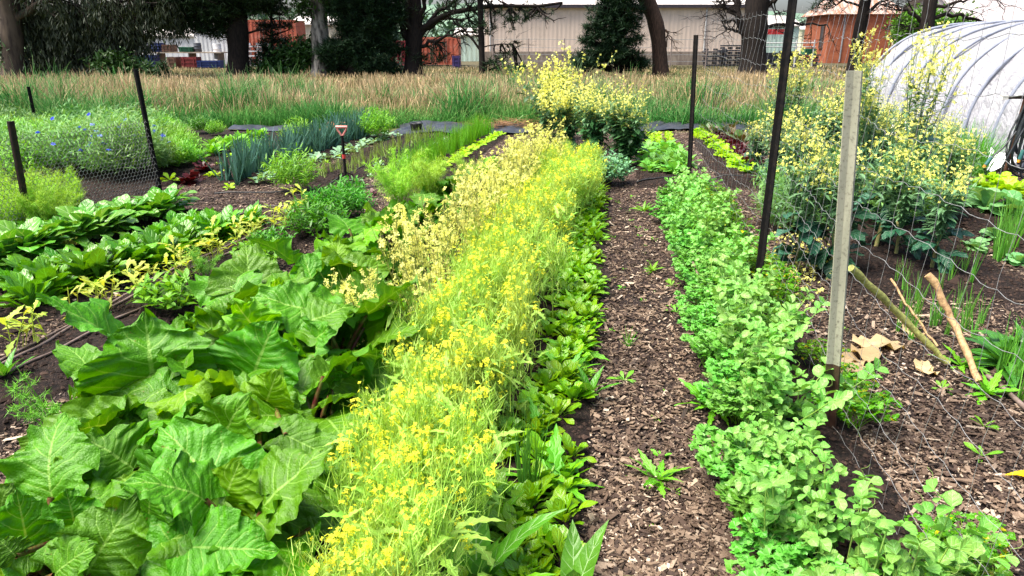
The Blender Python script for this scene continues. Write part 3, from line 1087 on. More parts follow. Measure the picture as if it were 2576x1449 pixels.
# crumbs and clods of the bare beds
n = 60000
bi = RG.choice(len(BEDS), n, p=(lambda w: w / w.sum())(np.array([(b[1] - b[0]) * (min(b[3], 10) - b[2]) for b in BEDS])))
Bd = np.array(BEDS)[bi]
cx, cy = ST(Bd[:, 0] + (Bd[:, 1] - Bd[:, 0]) * RG.random(n), Bd[:, 2] + (np.minimum(Bd[:, 3], 11) - Bd[:, 2]) * RG.random(n))
r = RG.lognormal(math.log(.008), .5, n)
dirs = np.array([(1, 0, 0), (0, 1, 0), (-1, 0, 0), (0, -1, 0), (0, 0, .8), (0, 0, -.6)], float)
v = dirs[None] * r[:, None, None] * RG.uniform(.6, 1.4, (n, 6, 1)) + np.stack([cx, cy, hz(cx, cy) + .014], 1)[:, None]
i = np.arange(n) * 6
f = np.concatenate([np.stack([i + a for a in q], 1) for q in ((0, 1, 4), (1, 2, 4), (2, 3, 4), (3, 0, 4), (1, 0, 5), (2, 1, 5), (3, 2, 5), (0, 3, 5))])
mb = MB()
mb.add(v.reshape(-1, 3), f)
stuff('soil_crumbs', mb.mesh('soil_crumbs', plain_mat('soil_crumb', (.01, .006, .005), (.06, .037, .028), .9, .2, 20, island=.8), False), 'dark crumbly soil of the bare vegetable beds', 'soil')

# ================================================================ rhubarb
RHU = []
for i in range(9):
    mb = MB()
    v, f, uv = rleaf(.82 + .04 * (i % 4), .5 + .17 * i, .25 - .06 * i, np.random.default_rng(300 + i))
    mb.add(v, f, uv)
    RHU.append(mb.mesh('rhubarb_leaf', M['rhubarb_lime' if i == 7 else 'rhubarb']))


def stalk_mesh(a, b, r=.011):
    a, b = np.asarray(a, float), np.asarray(b, float)
    t = np.linspace(0, 1, 7)[:, None]
    p = a + (b - a) * t + np.array((0, 0, 1)) * (np.sin(t * PI) * .08 * np.linalg.norm(b - a))
    p[:, :2] = a[:2] + (b - a)[:2] * t ** 1.4
    mb = MB()
    tube(mb, p, np.linspace(r * 1.25, r * .75, 7), 7)
    return mb.mesh('stalk', M['stalk_red'])


def rhubarb_leaf(root, me, crown, base, R, sc):
    """leaf part with its stalk as a sub-part"""
    o = link('leaf', me, root)
    mat = Matrix.Identity(4)
    for a in range(3):
        for b in range(3):
            mat[a][b] = R[a][b] * sc
    mat.translation = Vector(base - crown)
    o.matrix_basis = mat
    inv = np.linalg.inv(np.array(R) * sc)
    st = link('stalk', stalk_mesh(inv @ (crown - base), (0, .04, 0), .011 / sc), o)
    return o


CROWNS = {  # crown pixel and what sets the plant apart
    'A': (150, 1490, 'rhubarb clump filling the front corner with pale crinkled leaves'),
    'B': (420, 1480, 'rhubarb clump with one long puckered leaf slanting up from the front edge'),
    'C': (640, 1500, 'rhubarb clump whose flat dark leaf spreads towards the front yellow mustard'),
    'D': (345, 1230, 'rhubarb clump with a lime young leaf and one big domed leaf beside the mulch'),
    'E': (540, 1215, 'rhubarb clump showing a red stalk base under a broad ribbed leaf'),
    'F': (430, 1110, 'tallest rhubarb clump with the huge upright leaf beside the drip lines'),
    'G': (815, 1190, 'low dark rhubarb clump squeezed against the yellow mustard'),
    'M': (860, 1010, 'shaded rhubarb clump behind the drooping leaf by the cream mustard'),
    'H': (690, 1065, 'rhubarb clump with dark red stalks and a drooping leaf against the mustard'),
    'I': (640, 965, 'rhubarb clump with several lime backlit leaves behind the huge upright leaf'),
    'J': (800, 920, 'rhubarb clump with a broad dark bluish leaf beside the cream mustard'),
    'K': (790, 845, 'rhubarb clump with a greyish upright leaf midway along the row'),
    'L': (880, 790, 'rhubarb clump pressed against the cream flowering mustard'),
    'N': (895, 745, 'rhubarb clump holding one pale lime leaf flat above its row'),
    'O': (985, 690, 'rhubarb clump with small mid green leaves between the lime leaf and the fennel'),
    'Q': (1075, 625, 'rhubarb clump with crowded leaves in front of the feathery fennel'),
    'R': (1165, 585, 'rhubarb clump near the far end beside cream flower stems'),
    'S': (1140, 545, 'small rhubarb clump behind the feathery fennel plume'),
    'T': (1245, 465, 'last small rhubarb plant with one round bright leaf at the end of the row'),
}
# hero leaves: crown, base (u, v, z), tip (u, v, z), width px, extra normal tilt
HERO = [('F', 392, 1005, .33, 363, 785, .66, 300, 0), ('K', 800, 765, .38, 763, 640, .6, 135, .1), ('I', 653, 850, .4, 590, 758, .62, 140, -.2),
        ('K', 690, 780, .4, 690, 698, .6, 125, .2), ('J', 634, 960, .35, 695, 806, .6, 225, 0), ('I', 590, 905, .34, 490, 790, .5, 120, .3),
        ('E', 532, 1150, .28, 634, 985, .56, 190, .1), ('F', 300, 1050, .38, 15, 1160, .15, 120, .4), ('D', 335, 1180, .3, 205, 1100, .42, 170, .1),
        ('D', 178, 1235, .28, 140, 1150, .42, 105, -.2), ('A', 75, 1400, .28, 40, 1230, .5, 140, .1), ('A', 190, 1325, .3, 165, 1228, .42, 125, 0),
        ('B', 215, 1450, .3, 348, 1243, .48, 190, .1), ('B', 372, 1305, .3, 405, 1200, .46, 150, -.1), ('C', 563, 1280, .3, 605, 1158, .46, 185, 0),
        ('C', 487, 1378, .33, 700, 1390, .3, 190, 0), ('H', 655, 1165, .32, 705, 1325, .15, 150, -.2), ('H', 712, 1092, .36, 890, 1190, .22, 135, .2),
        ('A', 135, 1450, .32, 245, 1368, .42, 125, .2), ('E', 395, 1222, .3, 455, 1150, .4, 190, .1), ('C', 420, 1400, .2, 400, 1500, .1, 180, 0),
        ('H', 660, 1040, .3, 700, 930, .5, 160, .2), ('J', 790, 880, .35, 830, 820, .5, 140, -.1), ('N', 850, 680, .45, 850, 600, .6, 85, 0),
        ('A', 0, 1290, .3, 30, 1215, .4, 110, 0), ('F', 250, 960, .38, 150, 870, .42, 110, .5), ('D', 40, 1400, .35, 0, 1360, .4, 100, 0),
        ('L', 900, 760, .4, 960, 690, .5, 120, .2), ('T', 1245, 450, .15, 1247, 400, .42, 60, 0)]
LIME = {(653, 850), (590, 905), (178, 1235), (563, 1280), (850, 680), (660, 1040), (1245, 450), (690, 780)}
for key, (u, v, lab) in CROWNS.items():
    crown = G(u, v)
    crown[2] = gz(crown[0], crown[1])
    root = thing('rhubarb_plant', lab, 'plant', crown, 0, 'rhubarb clumps along the row')
    dist = crown[1]
    g = np.random.default_rng(ord(key))
    heroes = [h for h in HERO if h[0] == key]
    for _, bu, bv, bz, tu, tv, tz, wpx, tl in heroes:
        b, t = G(bu, bv, bz), G(tu, tv, tz)
        ax = t - b
        Lc = np.linalg.norm(ax)
        W = wpx / FOC * (np.linalg.norm((b + t) / 2 - np.array((0, 0, EYE))))
        L = max(Lc * 1.08, .62 * W)
        lv, f, uv = rleaf(W / L, g.uniform(.4, .9), g.uniform(.0, .22), g)
        ch = lv[lv[:, 0].argsort()][0]
        tipl = lv.reshape(53, 23, 3)[-1, 11]
        c0 = unit(tipl)
        n0 = np.cross((1, 0, 0), c0)
        R0 = np.stack([(1, 0, 0), c0, n0], 1)
        c1 = ax / Lc
        tocam = unit(np.array((0, 0, EYE)) - (b + t) / 2)
        nn = tocam * .8 + np.array((tl, 0, .5))
        nn = unit(nn - c1 * nn.dot(c1))
        x1 = np.cross(c1, nn)
        R1 = np.stack([x1, c1, nn], 1)
        R = R1 @ R0.T
        mb = MB()
        mb.add(lv, f, uv)
        rhubarb_leaf(root, mb.mesh('rhubarb_leaf', M['rhubarb_lime' if (bu, bv) in LIME else 'rhubarb']), crown, b, R, Lc / np.linalg.norm(tipl))
    nfill = 15 if dist < 3.4 else 17
    sm = np.interp(dist, [3, 4, 6, 8], [1, .85, .68, .6]) * {'A': .66, 'B': .68, 'C': .8, 'D': .78, 'G': .8}.get(key, 1)
    size = np.interp(dist, [1.5, 3, 5, 8], [.36, .37, .3, .25]) * {'A': .8, 'B': .8, 'C': .88, 'D': .85}.get(key, 1)
    if key == 'T':
        nfill, size = 5, .22
    for i in range(nfill):
        az = i * 2.4 + g.uniform(-.4, .4)
        q = i / nfill
        out_ = g.uniform(.04, .27) * (.45 + .7 * q) * sm
        hgt = (.42 - .32 * q) * sm * g.uniform(.8, 1.2) * (.92 if dist < 3.2 else 1)
        b = crown + np.array((-math.sin(az) * out_, math.cos(az) * out_, hgt))
        R = rotm(az + g.normal(0, .6), g.uniform(.3, 1.35) * (1 - .8 * q) - .15, g.uniform(-.8, .8))
        rhubarb_leaf(root, RHU[rnd.randrange(9)], crown, b, R, size * g.uniform(.75, 1.15))

# ================================================================ flowering mustard rows
for i in range(112):
    t = 1.25 + (8.9 - 1.25) * ((i + rnd.random()) / 112)
    c = np.interp(t, [1.2, 2, 3, 5, 9.5], [-.5, -.54, -.6, -.58, -.5])
    s = c - .03 * (t < 2.8) + rnd.uniform(-.25, .22) * (.65 if t < 2.6 else 1)
    x, y = ST(s, t)
    plant('mustard', 'mustard_plant', 'yellow flowering mustard plant in the dense bright row through the middle', 'plant', x, y,
          rnd.uniform(.8, 1.08) * np.interp(t, [2, 5, 9], [.95, 1.0, .9]), group='yellow mustard plants in the middle row', tilt=(rnd.gauss(0, .1), rnd.gauss(0, .1)))
for i in range(32):
    t = 3.0 + (8.5 - 3.0) * ((i + rnd.random()) / 32)
    s = np.interp(t, [2.5, 4, 6, 9.5], [-1.02, -1.03, -1.0, -.78]) + rnd.gauss(0, .09)
    x, y = ST(s, t)
    plant('pale', 'cream_mustard_plant', 'cream flowered mustard on dark thin stems between the rhubarb and the yellow row', 'plant', x, y, rnd.uniform(.8, 1.1),
          group='cream mustard plants beside the rhubarb', tilt=(rnd.gauss(0, .1), rnd.gauss(0, .1)))
for u, v in ((1275, 470), (1265, 480), (800, 1330)):
    x, y, _ = G(u, v)

# young spinach edging the path
for i in range(190):
    t = 1.55 + 6.6 * ((i + rnd.random()) / 190)
    x, y = ST(rnd.uniform(-.4 if t < 3 else -.34, -.1) - (.03 if t > 5 else 0), t)
    if i % 9 == 4:
        plant('lobed', 'lobed_weed', 'rosette of jagged lobed leaves among the spinach edging the path', 'weed', x, y, rnd.uniform(.9, 1.25), group='jagged weeds in the spinach edging')
    else:
        plant('yspinach', 'young_spinach', 'small oval leaved spinach plant edging the central mulch path', 'plant', x, y, rnd.uniform(.9, 1.35), group='spinach plants edging the path', tilt=(rnd.gauss(0, .1), rnd.gauss(0, .12)))
x, y, _ = G(1330, 1265)
plant('chive', 'chive_clump', 'upright clump of thin chive blades standing in the spinach edging', 'plant', x, y, 1.0)
x, y, _ = G(1475, 880)
for (u, v, lab, sc) in ((1200, 1520, 'broad pointed dock plant at the bottom of the mustard row', 1.0), (1440, 1560, 'dock plant leaning its leaf over the path at the bottom edge', .8),
                        (1480, 1010, 'dock plant with arching strap leaves beside the path', .62)):
    x, y, _ = G(u, v)
    plant('dock', 'dock_plant', lab, 'weed', x, y, sc, rz=rnd.uniform(0, 6))

# weeds on the path
WEED = [('lobed', 1655, 1215, .8, 'jagged dandelion like weed lying alone on the open mulch path'), ('grasstuft', 1580, 870, 1.1, 'spiky pale grass tuft halfway up the mulch path'),
        ('weedling', 1570, 965, 1.2, 'low weed on the path beside yellowed spinach leaves'), ('lobed', 1640, 685, .6, 'small weed in the middle of the path beside the pea bed'),
        ('weedling', 1690, 720, 1.1, 'small light weed against the pea bed edge'), ('lobed', 1620, 530, .8, 'leafy weed at the far end of the path'),
        ('weedling', 1700, 790, 1.2, 'flat weed on the path below the grey branch'), ('weedling', 1655, 1055, .5, 'tiny weed seedling on the bare path'),
        ('lobed', 1790, 1050, 1.05, 'jagged leafed weed at the foot of the pea bed'), ('weedling', 2370, 985, 1.0, 'small weed on the mulch right of the wire fence'),
        ('weedling', 2470, 1150, 1.1, 'weed with spreading leaves on the mulch at the right edge'), ('lobed', 2415, 925, .9, 'leafy weed at the foot of the fallen green stalk'),
        ('lobed', 2485, 995, .9, 'leafy weed at the foot of the fallen tan stalk'), ('weedling', 2475, 1075, 1.1, 'small weed between mulch chips near the right edge'),
        ('grasstuft', 1860, 1500, 1.0, 'thin grass tuft at the bottom of the path')]
for kind, u, v, sc, lab in WEED:
    x, y, _ = G(u, v)
    plant(kind, 'weed', lab, 'weed', x, y, sc)
for i in range(46):
    t = rnd.uniform(2, 8)
    x, y = ST(rnd.uniform(.0, .42) if i % 3 else rnd.uniform(1.15, 1.5), t)
    plant('weedling', 'weed_seedling', 'tiny weed seedling scattered on the wood chip paths', 'weed', x, y, rnd.uniform(.3, .7), group='tiny weed seedlings on the paths')

# ================================================================ pea bed with coriander and parsley
for i in range(76):
    t = 1.5 + 6.5 * ((i + rnd.random()) / 76)
    by_post = 2.0 < t < 2.95
    x, y = ST(np.interp(t, [1.5, 3, 6, 8], [.86, .78, .74, .7]) + rnd.gauss(0, .05) - (.16 if by_post else 0), t)
    plant('pea', 'pea_plant', 'pea plant with round pale leaves along the foot of the wire fence', 'plant', x, y, rnd.uniform(.7, 1.1) * (.72 if by_post else 1) * np.interp(t, [2, 4, 8], [.9, .82, .7]), group='pea plants in the fence row', tilt=(rnd.gauss(0, .15), rnd.gauss(0, .15)))
for i in range(44):
    t = 1.5 + 6.3 * ((i + rnd.random()) / 44)
    if 2.55 < t < 2.8:
        continue
    x, y = ST(.57 + rnd.gauss(0, .045), t)
    plant('coriander', 'coriander_plant', 'coriander plant with scalloped leaves on the path side of the peas', 'plant', x, y, rnd.uniform(.7, 1.05) * np.interp(t, [2, 4, 8], [1, .8, .68]), group='coriander plants beside the peas', tilt=(rnd.gauss(0, .1), rnd.gauss(0, .1)))
for i in range(34):
    t = 1.5 + 6.6 * ((i + rnd.random()) / 34)
    if 3.6 < t < 4.2 or 2.2 < t < 2.9:
        continue
    x, y = ST(np.interp(t, [1.5, 3, 8], [1.22, 1.08, .95]) + rnd.gauss(0, .04), t)
    plant('parsley', 'parsley_plant', 'dark parsley plant behind the peas on the fence side', 'plant', x, y, rnd.uniform(.6, .9), group='parsley plants on the fence side', tilt=(rnd.gauss(0, .1), rnd.gauss(0, .1)))

# ================================================================ seedlings, spinach, bok choy on the left
row('seedling', 'yellow_seedling', 'pale yellow green mustard seedling standing along the drip lines', 'plant', G(20, 925)[:2], G(800, 545)[:2], 44, .05, (.8, 1.4), 'pale seedlings along the drip lines')
row('spinach', 'spinach_plant', 'spinach plant with upright glossy leaves in the row next to the bok choy', 'plant', G(60, 790)[:2], G(640, 575)[:2], 18, .05, (1.0, 1.35), 'spinach plants next to the bok choy')
row('spinach', 'spinach_plant', 'spinach plant with upright glossy leaves in the row next to the bok choy', 'plant', G(0, 755)[:2], G(560, 585)[:2], 14, .08, (.9, 1.2), 'spinach plants next to the bok choy')
row('bok', 'bok_choy_plant', 'bok choy plant with thick pale ribs and rounded leaves by the netting', 'plant', G(-120, 725)[:2], G(430, 548)[:2], 19, .05, (1.05, 1.35), 'bok choy plants by the netting')
row('bok', 'bok_choy_plant', 'bok choy plant with thick pale ribs and rounded leaves by the netting', 'plant', G(-60, 655)[:2], G(340, 562)[:2], 12, .06, (.9, 1.2), 'bok choy plants by the netting')
for u, v, k, sc, nm, lab in ((430, 800, 'mint', 1.1, 'mint_plant', 'leafy mint like herb between the drip lines and the rhubarb'), (650, 680, 'mint', 1.0, 'mint_plant', 'small toothed herb half hidden behind the upright fennel'),
                             (690, 640, 'lowherb', .8, 'low_herb', 'grey green low herb patch beside the far drip lines'), (20, 975, 'dock', .6, 'dock_plant', 'broad leaf plant cut by the left frame edge below the drip lines'),
                             (520, 720, 'fennel', .62, 'fennel_plant', 'upright feathery fennel plume beside the drip lines'), (630, 670, 'dill', .8, 'dill_plant', 'wispy dill plume behind the lime rhubarb leaves'),
                             (150, 1120, 'dill', 1.2, 'dill_plant', 'fine dill fronds lying on mulch under the drooping rhubarb leaf'), (330, 1130, 'fennel', .85, 'fennel_plant', 'dark feathery fennel growing up through the rhubarb leaves')):
    x, y, _ = G(u, v)
    plant(k, nm, lab, 'plant', x, y, sc)
for i, (u, v) in enumerate(((800, 560), (850, 555), (900, 545), (830, 590), (880, 520), (790, 610))):
    x, y, _ = G(u, v)
    plant('greenherb', 'green_herb', 'dense dark green herb bush at the far end of the seedling bed', 'plant', x, y, rnd.uniform(.75, 1.05), group='dark herb bushes past the seedlings')
FEN = [(1010, 545, 1.0, 'feathery bright fennel plume in front of the spring onions'), (1080, 545, 1.05, 'tall soft fennel beside the small rhubarb clump'), (1185, 480, .72, 'feathery fennel spire near the last rhubarb leaf')]
for u, v, sc, lab in FEN:
    x, y, _ = G(u, v)
    plant('fennel_lime', 'fennel_plant', lab, 'plant', x, y, sc * 1.2)
# lime fennel behind the netting on the left
for i in range(13):
    x, y, _ = G(rnd.uniform(-60, 215), rnd.uniform(545, 600))
    plant('fennel_lime', 'fennel_plant', 'lime green feathery fennel clump behind the netting at the left edge', 'plant', x, y, rnd.uniform(.8, 1.15), group='lime fennel behind the netting')
for i, (u, v) in enumerate(((190, 590), (215, 570), (245, 555), (270, 548))):
    x, y, _ = G(u, v)
    plant('broc', 'cabbage_seedling', 'small purple grey cabbage seedling at the foot of the netting', 'plant', x, y, .6, group='grey cabbage seedlings by the netting')

# ================================================================ the beds beyond the cross path (left)
for i in range(40):
    u = rnd.uniform(-120, 400)
    v = rnd.uniform(365, 470)
    x, y, _ = G(u, v)
    front = v > 425
    plant('cornflower' if front and u > 150 and i % 2 else 'meadow', 'cornflower_bush', 'blue dotted cornflower bush behind the hexagonal netting' if front and u > 150 and i % 2 else 'soft grey green leafy bush in the wild bed at the left', 'plant',
          x, y, rnd.uniform(.85, 1.2), group='cornflower bushes behind the netting' if front and u > 150 and i % 2 else 'leafy bushes of the wild bed')
for i in range(22):
    x, y, _ = G(rnd.uniform(-60, 480), rnd.uniform(345, 372))
    plant('meadow', 'meadow_bush', 'soft grey green leafy bush in the wild bed at the left', 'plant', x, y, rnd.uniform(.7, 1.1), group='leafy bushes of the wild bed')
for i in range(9):
    x, y, _ = G(rnd.uniform(395, 490), rnd.uniform(350, 440))
    plant('calendula', 'green_bush', 'mid green leafy bush right of the tall black stake', 'plant', x, y, rnd.uniform(.8, 1.2), group='leafy bushes right of the black stake')
row('potato', 'potato_plant', 'bright leafy potato plant in the short row behind the leeks', 'plant', G(440, 430)[:2], G(660, 350)[:2], 15, .1, (.7, 1.0), 'potato plants behind the leeks')
for u, v, sc, k, lab in ((738, 484, 1.25, 'calendula', 'rounded light green calendula bush in front of the leeks'), (645, 405, .8, 'calendula', 'small light green calendula bush behind the leek row'),
                         (752, 372, 1.15, 'calendula', 'rounded calendula bush behind the middle of the leek row'), (505, 345, .9, 'greenherb', 'dark upright bush beside the plastic sheet'),
                         (545, 350, .7, 'calendula', 'loose green bush between the dark bush and the plastic sheet'), (950, 355, 1.3, 'calendula', 'broad grassy green bush at the far end of the leeks')):
    x, y, _ = G(u, v)
    plant(k, 'round_bush', lab, 'plant', x, y, sc)
row('leek', 'leek_plant', 'blue green leek in the dense leek row', 'plant', G(580, 468)[:2], G(925, 345)[:2], 130, .08, (1.0, 1.3), 'leeks in the blue green row')
row('broc', 'brassica_seedling', 'pale whitish green brassica seedling in front of the leeks', 'plant', G(640, 470)[:2], G(1010, 338)[:2], 40, .05, (.8, 1.3), 'brassica seedlings in front of the leeks')
row('garlic', 'garlic_plant', 'thin garlic plant in the sparse rows behind the garden fork', 'plant', G(800, 462)[:2], G(1090, 340)[:2], 60, .05, (.7, 1.1), 'garlic plants in the sparse rows')
row('garlic', 'garlic_plant', 'thin garlic plant in the sparse rows behind the garden fork', 'plant', G(850, 458)[:2], G(1130, 338)[:2], 50, .05, (.6, 1.0), 'garlic plants in the sparse rows')
row('broc', 'beet_seedling', 'small leafy beet seedling between the garlic and the spring onions', 'plant', G(880, 470)[:2], G(1150, 340)[:2], 22, .04, (.4, .8), 'beet seedlings beside the garlic')
for off in (-22, 0, 18):
    row('spring', 'spring_onion', 'bright spring onion in the thick onion row', 'plant', G(1005 + off, 462)[:2], G(1225 + off * .5, 338)[:2], 40, .04, (.7, 1.1), 'spring onions in the thick row')
row('smallet', 'small_lettuce', 'small lettuce in the single file along the onion row', 'plant', G(1075, 455)[:2], G(1262, 341)[:2], 40, .02, (.9, 1.4), 'small lettuces in single file')
for u, v, k, sc, lab in ((480, 462, 'redlet', 1.2, 'dark red lettuce at the near end of the left beds'), (515, 440, 'redlet', .9, 'dark bronze lettuce beside the red lettuce'), (500, 452, 'tinyred', 1.0, 'small red lettuce half hidden by the bronze one'),
                         (545, 455, 'smallet', 1.3, 'light green lettuce seedling left of the leeks'), (430, 465, 'smallet', 1.6, 'light green lettuce at the foot of the black stake'), (935, 492, 'tinyred', .8, 'tiny red lettuce beside the dark herb bushes'),
                         (905, 505, 'lettuce', .55, 'small bright plant at the edge of the cross path')):
    x, y, _ = G(u, v)
    plant(k, 'lettuce_plant', lab, 'plant', x, y, sc)
for i in range(16):
    x, y, _ = G(rnd.uniform(520, 860), rnd.uniform(365, 478))
    plant('smallet', 'bed_seedling', 'light green seedling dotted about the leek beds', 'plant', x, y, rnd.uniform(.6, 1.1), group='seedlings dotted about the leek beds')

# ================================================================ centre and right beds beyond the path
for u, v, k, sc, lab in ((1385, 352, 'densekale', 1.05, 'tallest mass of bright yellow brassica flowers at the end of the mustard row'), (1425, 372, 'densekale', .8, 'yellow flowering brassica right beside the tallest one'),
                         (1490, 385, 'greykale', 1.0, 'grey green brassica with yellow tips between the two flowering clumps'), (1572, 420, 'greykale', 1.02, 'slim grey green brassica with sparse yellow flowers at the path end')):
    x, y, _ = G(u, v)
    plant(k, 'flowering_brassica', lab, 'plant', x, y, sc)
x, y, _ = G(1530, 466)
plant('sagebush', 'grey_green_bush', 'low rounded grey green bush at the end of the mustard row', 'plant', x, y, 1.0)
for u0, v0, u1, v1 in ((1640, 448, 1632, 385), (1680, 450, 1668, 385), (1720, 448, 1705, 385)):
    row('chard', 'leaf_beet', 'light green leaf beet in the block behind the pea bed', 'plant', G(u0, v0)[:2], G(u1, v1)[:2], 9, .05, (.85, 1.2), 'leaf beets behind the pea bed')
for u0, u1 in ((1634, 1632), (1660, 1650), (1690, 1678)):
    row('smallet', 'seedling_in_line', 'tiny seedling in the thin lines beyond the leaf beets', 'plant', G(u0, 378)[:2], G(u1, 334)[:2], 14, .02, (.8, 1.1), 'seedlings in thin lines')
row('lettuce', 'green_lettuce', 'frilly lime lettuce in the line right of the leaning stake', 'plant', G(1880, 446)[:2], G(1752, 336)[:2], 26, .03, (.85, 1.1), 'lime lettuces in a line')
row('redlet', 'red_lettuce', 'dark red lettuce in the bed behind the lime lettuces', 'plant', G(1920, 440)[:2], G(1800, 345)[:2], 20, .09, (.7, 1.0), 'dark red lettuces behind the lime line')
row('redlet', 'red_lettuce', 'dark red lettuce in the bed behind the lime lettuces', 'plant', G(1885, 420)[:2], G(1815, 365)[:2], 12, .09, (.7, 1.0), 'dark red lettuces behind the lime line')
for u, v, sc in ((1800, 345, 1.1), (1830, 350, 1.2), (1845, 365, 1.0), (1870, 375, 1.0), (1780, 338, .8)):
    x, y, _ = G(u, v)
    plant('beet', 'beetroot_plant', 'dark leaved beetroot plant standing over the red lettuces', 'plant', x, y, sc, group='beetroot plants over the red lettuces')

# ---- flowering kale right of the fence
KALE = [(2000, 690, 'kale', .95, 'flowering kale just right of the leaning black stake'), (2090, 700, 'kale', .9, 'flowering kale with big dark leaves behind the grey post'), (2200, 640, 'kale', .95, 'flowering kale right behind the grey post top half'),
        (2340, 690, 'kale', .8, 'blue green flowering kale at the head of the fallen tan stalk'), (2250, 660, 'kale', .78, 'yellow flowered kale above the fallen green stalk'), (2050, 560, 'kale', .95, 'flowering kale left of the grey post in the second rank'),
        (1985, 560, 'kale', .85, 'small flowering kale touching the leaning stake'), (2150, 540, 'kale', 1.0, 'flowering kale in the thick of the kale bed'), (2270, 540, 'kale', .95, 'flowering kale with drooping petals before the tunnel'),
        (2360, 560, 'kale', .85, 'flowering kale at the right flank of the kale bed'), (1950, 500, 'kale', .9, 'flowering kale at the left rear of the bed'), (2040, 470, 'kale', 1.0, 'flowering kale in the third rank behind the stake'),
        (2140, 460, 'kale', 1.0, 'flowering kale before the tunnel middle'), (2250, 460, 'kale', .9, 'flowering kale below the tall flower stems'), (2350, 470, 'kale', .85, 'flowering kale nearest the tunnel wall'),
        (1930, 420, 'tallkale', .85, 'tall bright yellow kale left of the black stake top'), (1990, 425, 'tallkale', .85, 'tall bright yellow kale right of the black stake top'),
        (2250, 600, 'tallkale', 1.0, 'tallest yellow kale stems rising against the white tunnel'), (2170, 560, 'tallkale', .95, 'tall yellow kale stems just behind the grey post top'),
        (2090, 410, 'kale', 1.0, 'flowering kale at the back of the bed'), (2200, 410, 'kale', .9, 'back rank kale against the tunnel foot'), (1895, 470, 'kale', .75, 'short flowering kale beside the dark red lettuces')]
for u, v, k, sc, lab in KALE:
    x, y, _ = G(u, v)
    plant(k, 'flowering_kale', lab, 'plant', x, y, sc, tilt=(rnd.gauss(0, .08), rnd.gauss(0, .08)))
for i in range(26):
    x, y, _ = G(rnd.uniform(1960, 2400), rnd.uniform(420, 600))
    plant('meadow', 'filler_herb', 'grey green leafy undergrowth plant between the flowering kales', 'plant', x, y, rnd.uniform(.7, 1.0), group='undergrowth plants between the kales')
for i in range(10):
    x, y, _ = G(rnd.uniform(2230, 2440), rnd.uniform(400, 440))
    plant('grassclump', 'grass_clump', 'tall blue green grass clump at the foot of the tunnel', 'grass', x, y, rnd.uniform(.8, 1.3), group='grass clumps at the tunnel foot')

# the two thick leaning kale stalks
def bent(name, lab, cat, pts, r0, r1, mat, k=8, group=None):
    pts = np.array(pts)
    c = pts[-1].copy()
    n = 14
    t = np.linspace(0, len(pts) - 1, n)
    q = np.stack([np.interp(t, range(len(pts)), pts[:, j]) for j in range(3)], 1) - c
    q += RG.normal(0, .004, q.shape)
    mb = MB()
    tube(mb, q, np.linspace(r0, r1, n) * (1 + .12 * np.sin(np.arange(n) * 2.1)), k, cap=True)
    return tag(link(name, mb.mesh(name, mat), None, c), lab, cat, group)


st_g = plain_mat('green_kale_stalk', (.34, .36, .1), (.2, .2, .06), .7, .3, 40, bump=.5, dirt=((.1, .08, .03), 60, .8))
st_t = plain_mat('tan_kale_stalk', (.5, .33, .16), (.3, .18, .09), .7, .3, 40, bump=.5, dirt=((.1, .06, .03), 60, .8))
bent('kale_stalk', 'thick greenish kale stalk leaning down to the mulch right of the grey post', 'stalk', [G(2140, 672, .55), G(2270, 800, .25), G(2385, 915, .02)], .02, .016, st_g)
bent('kale_stalk', 'thick tan kale stalk slanting from the dark kale to the mulch', 'stalk', [G(2335, 690, .45), G(2400, 810, .22), G(2465, 962, .02)], .02, .017, st_t)
bent('dead_branch', 'thin grey brown twig lying behind the two kale stalks', 'branch', [G(2240, 700, .3), G(2290, 780, .16), G(2360, 870, .02)], .007, .006, st_t)
bent('dead_branch', 'bent grey branch standing in the pea bed edge', 'branch', [G(1745, 660, .2), G(1765, 720, .12), G(1790, 790, .02)], .008, .01, plain_mat('grey_branch', (.2, .15, .11), (.1, .07, .05), .8, .3, 30))
bent('dead_branch', 'brown stick slanting under the peas above the open soil', 'branch', [G(1915, 1035, .12), G(1960, 1140, .05), G(1998, 1240, .02)], .011, .013, plain_mat('brown_stick', (.15, .08, .05), (.07, .04, .03), .8, .3, 30))
DRY = [(2165, 885, .3, 'large crumpled tan leaf on mulch right of the grey post'), (2105, 925, .24, 'tan leaf half under the parsley by the grey post'), (2320, 945, .16, 'curled tan leaf between the fallen stalks'), (2130, 930, .2, 'shrivelled tan leaf touching the grey post foot'),
       (2290, 850, .16, 'narrow tan leaf below the green stalk'), (2525, 1205, .3, 'long yellow dead leaf on the mulch at the right edge')]
for i, (u, v, L, lab) in enumerate(DRY):
    g = np.random.default_rng(500 + i)
    mb = MB()
    for j in range(1 if i == 5 else 3):
        lv, f, uv = leaf(L * (1 if j == 0 else .6), L * (.16 if i == 5 else .55), 'oval', 8, 2, g.uniform(.4, .9), .25, .12, 2.5, rng=g)
        mb.add(lv @ rotm(g.uniform(0, 6.28) if i != 5 else -1.85, .25).T, f, uv)
    x, y, _ = G(u, v)
    ml = M['dry'] if i != 5 else leaf_mat('yellow_dead_leaf', (.75, .5, .04), (.8, .55, .06), .2)
    tag(link('dead_leaf', mb.mesh('dead_leaf', ml), None, (x, y, gz(x, y) + .02)), lab, 'leaf')

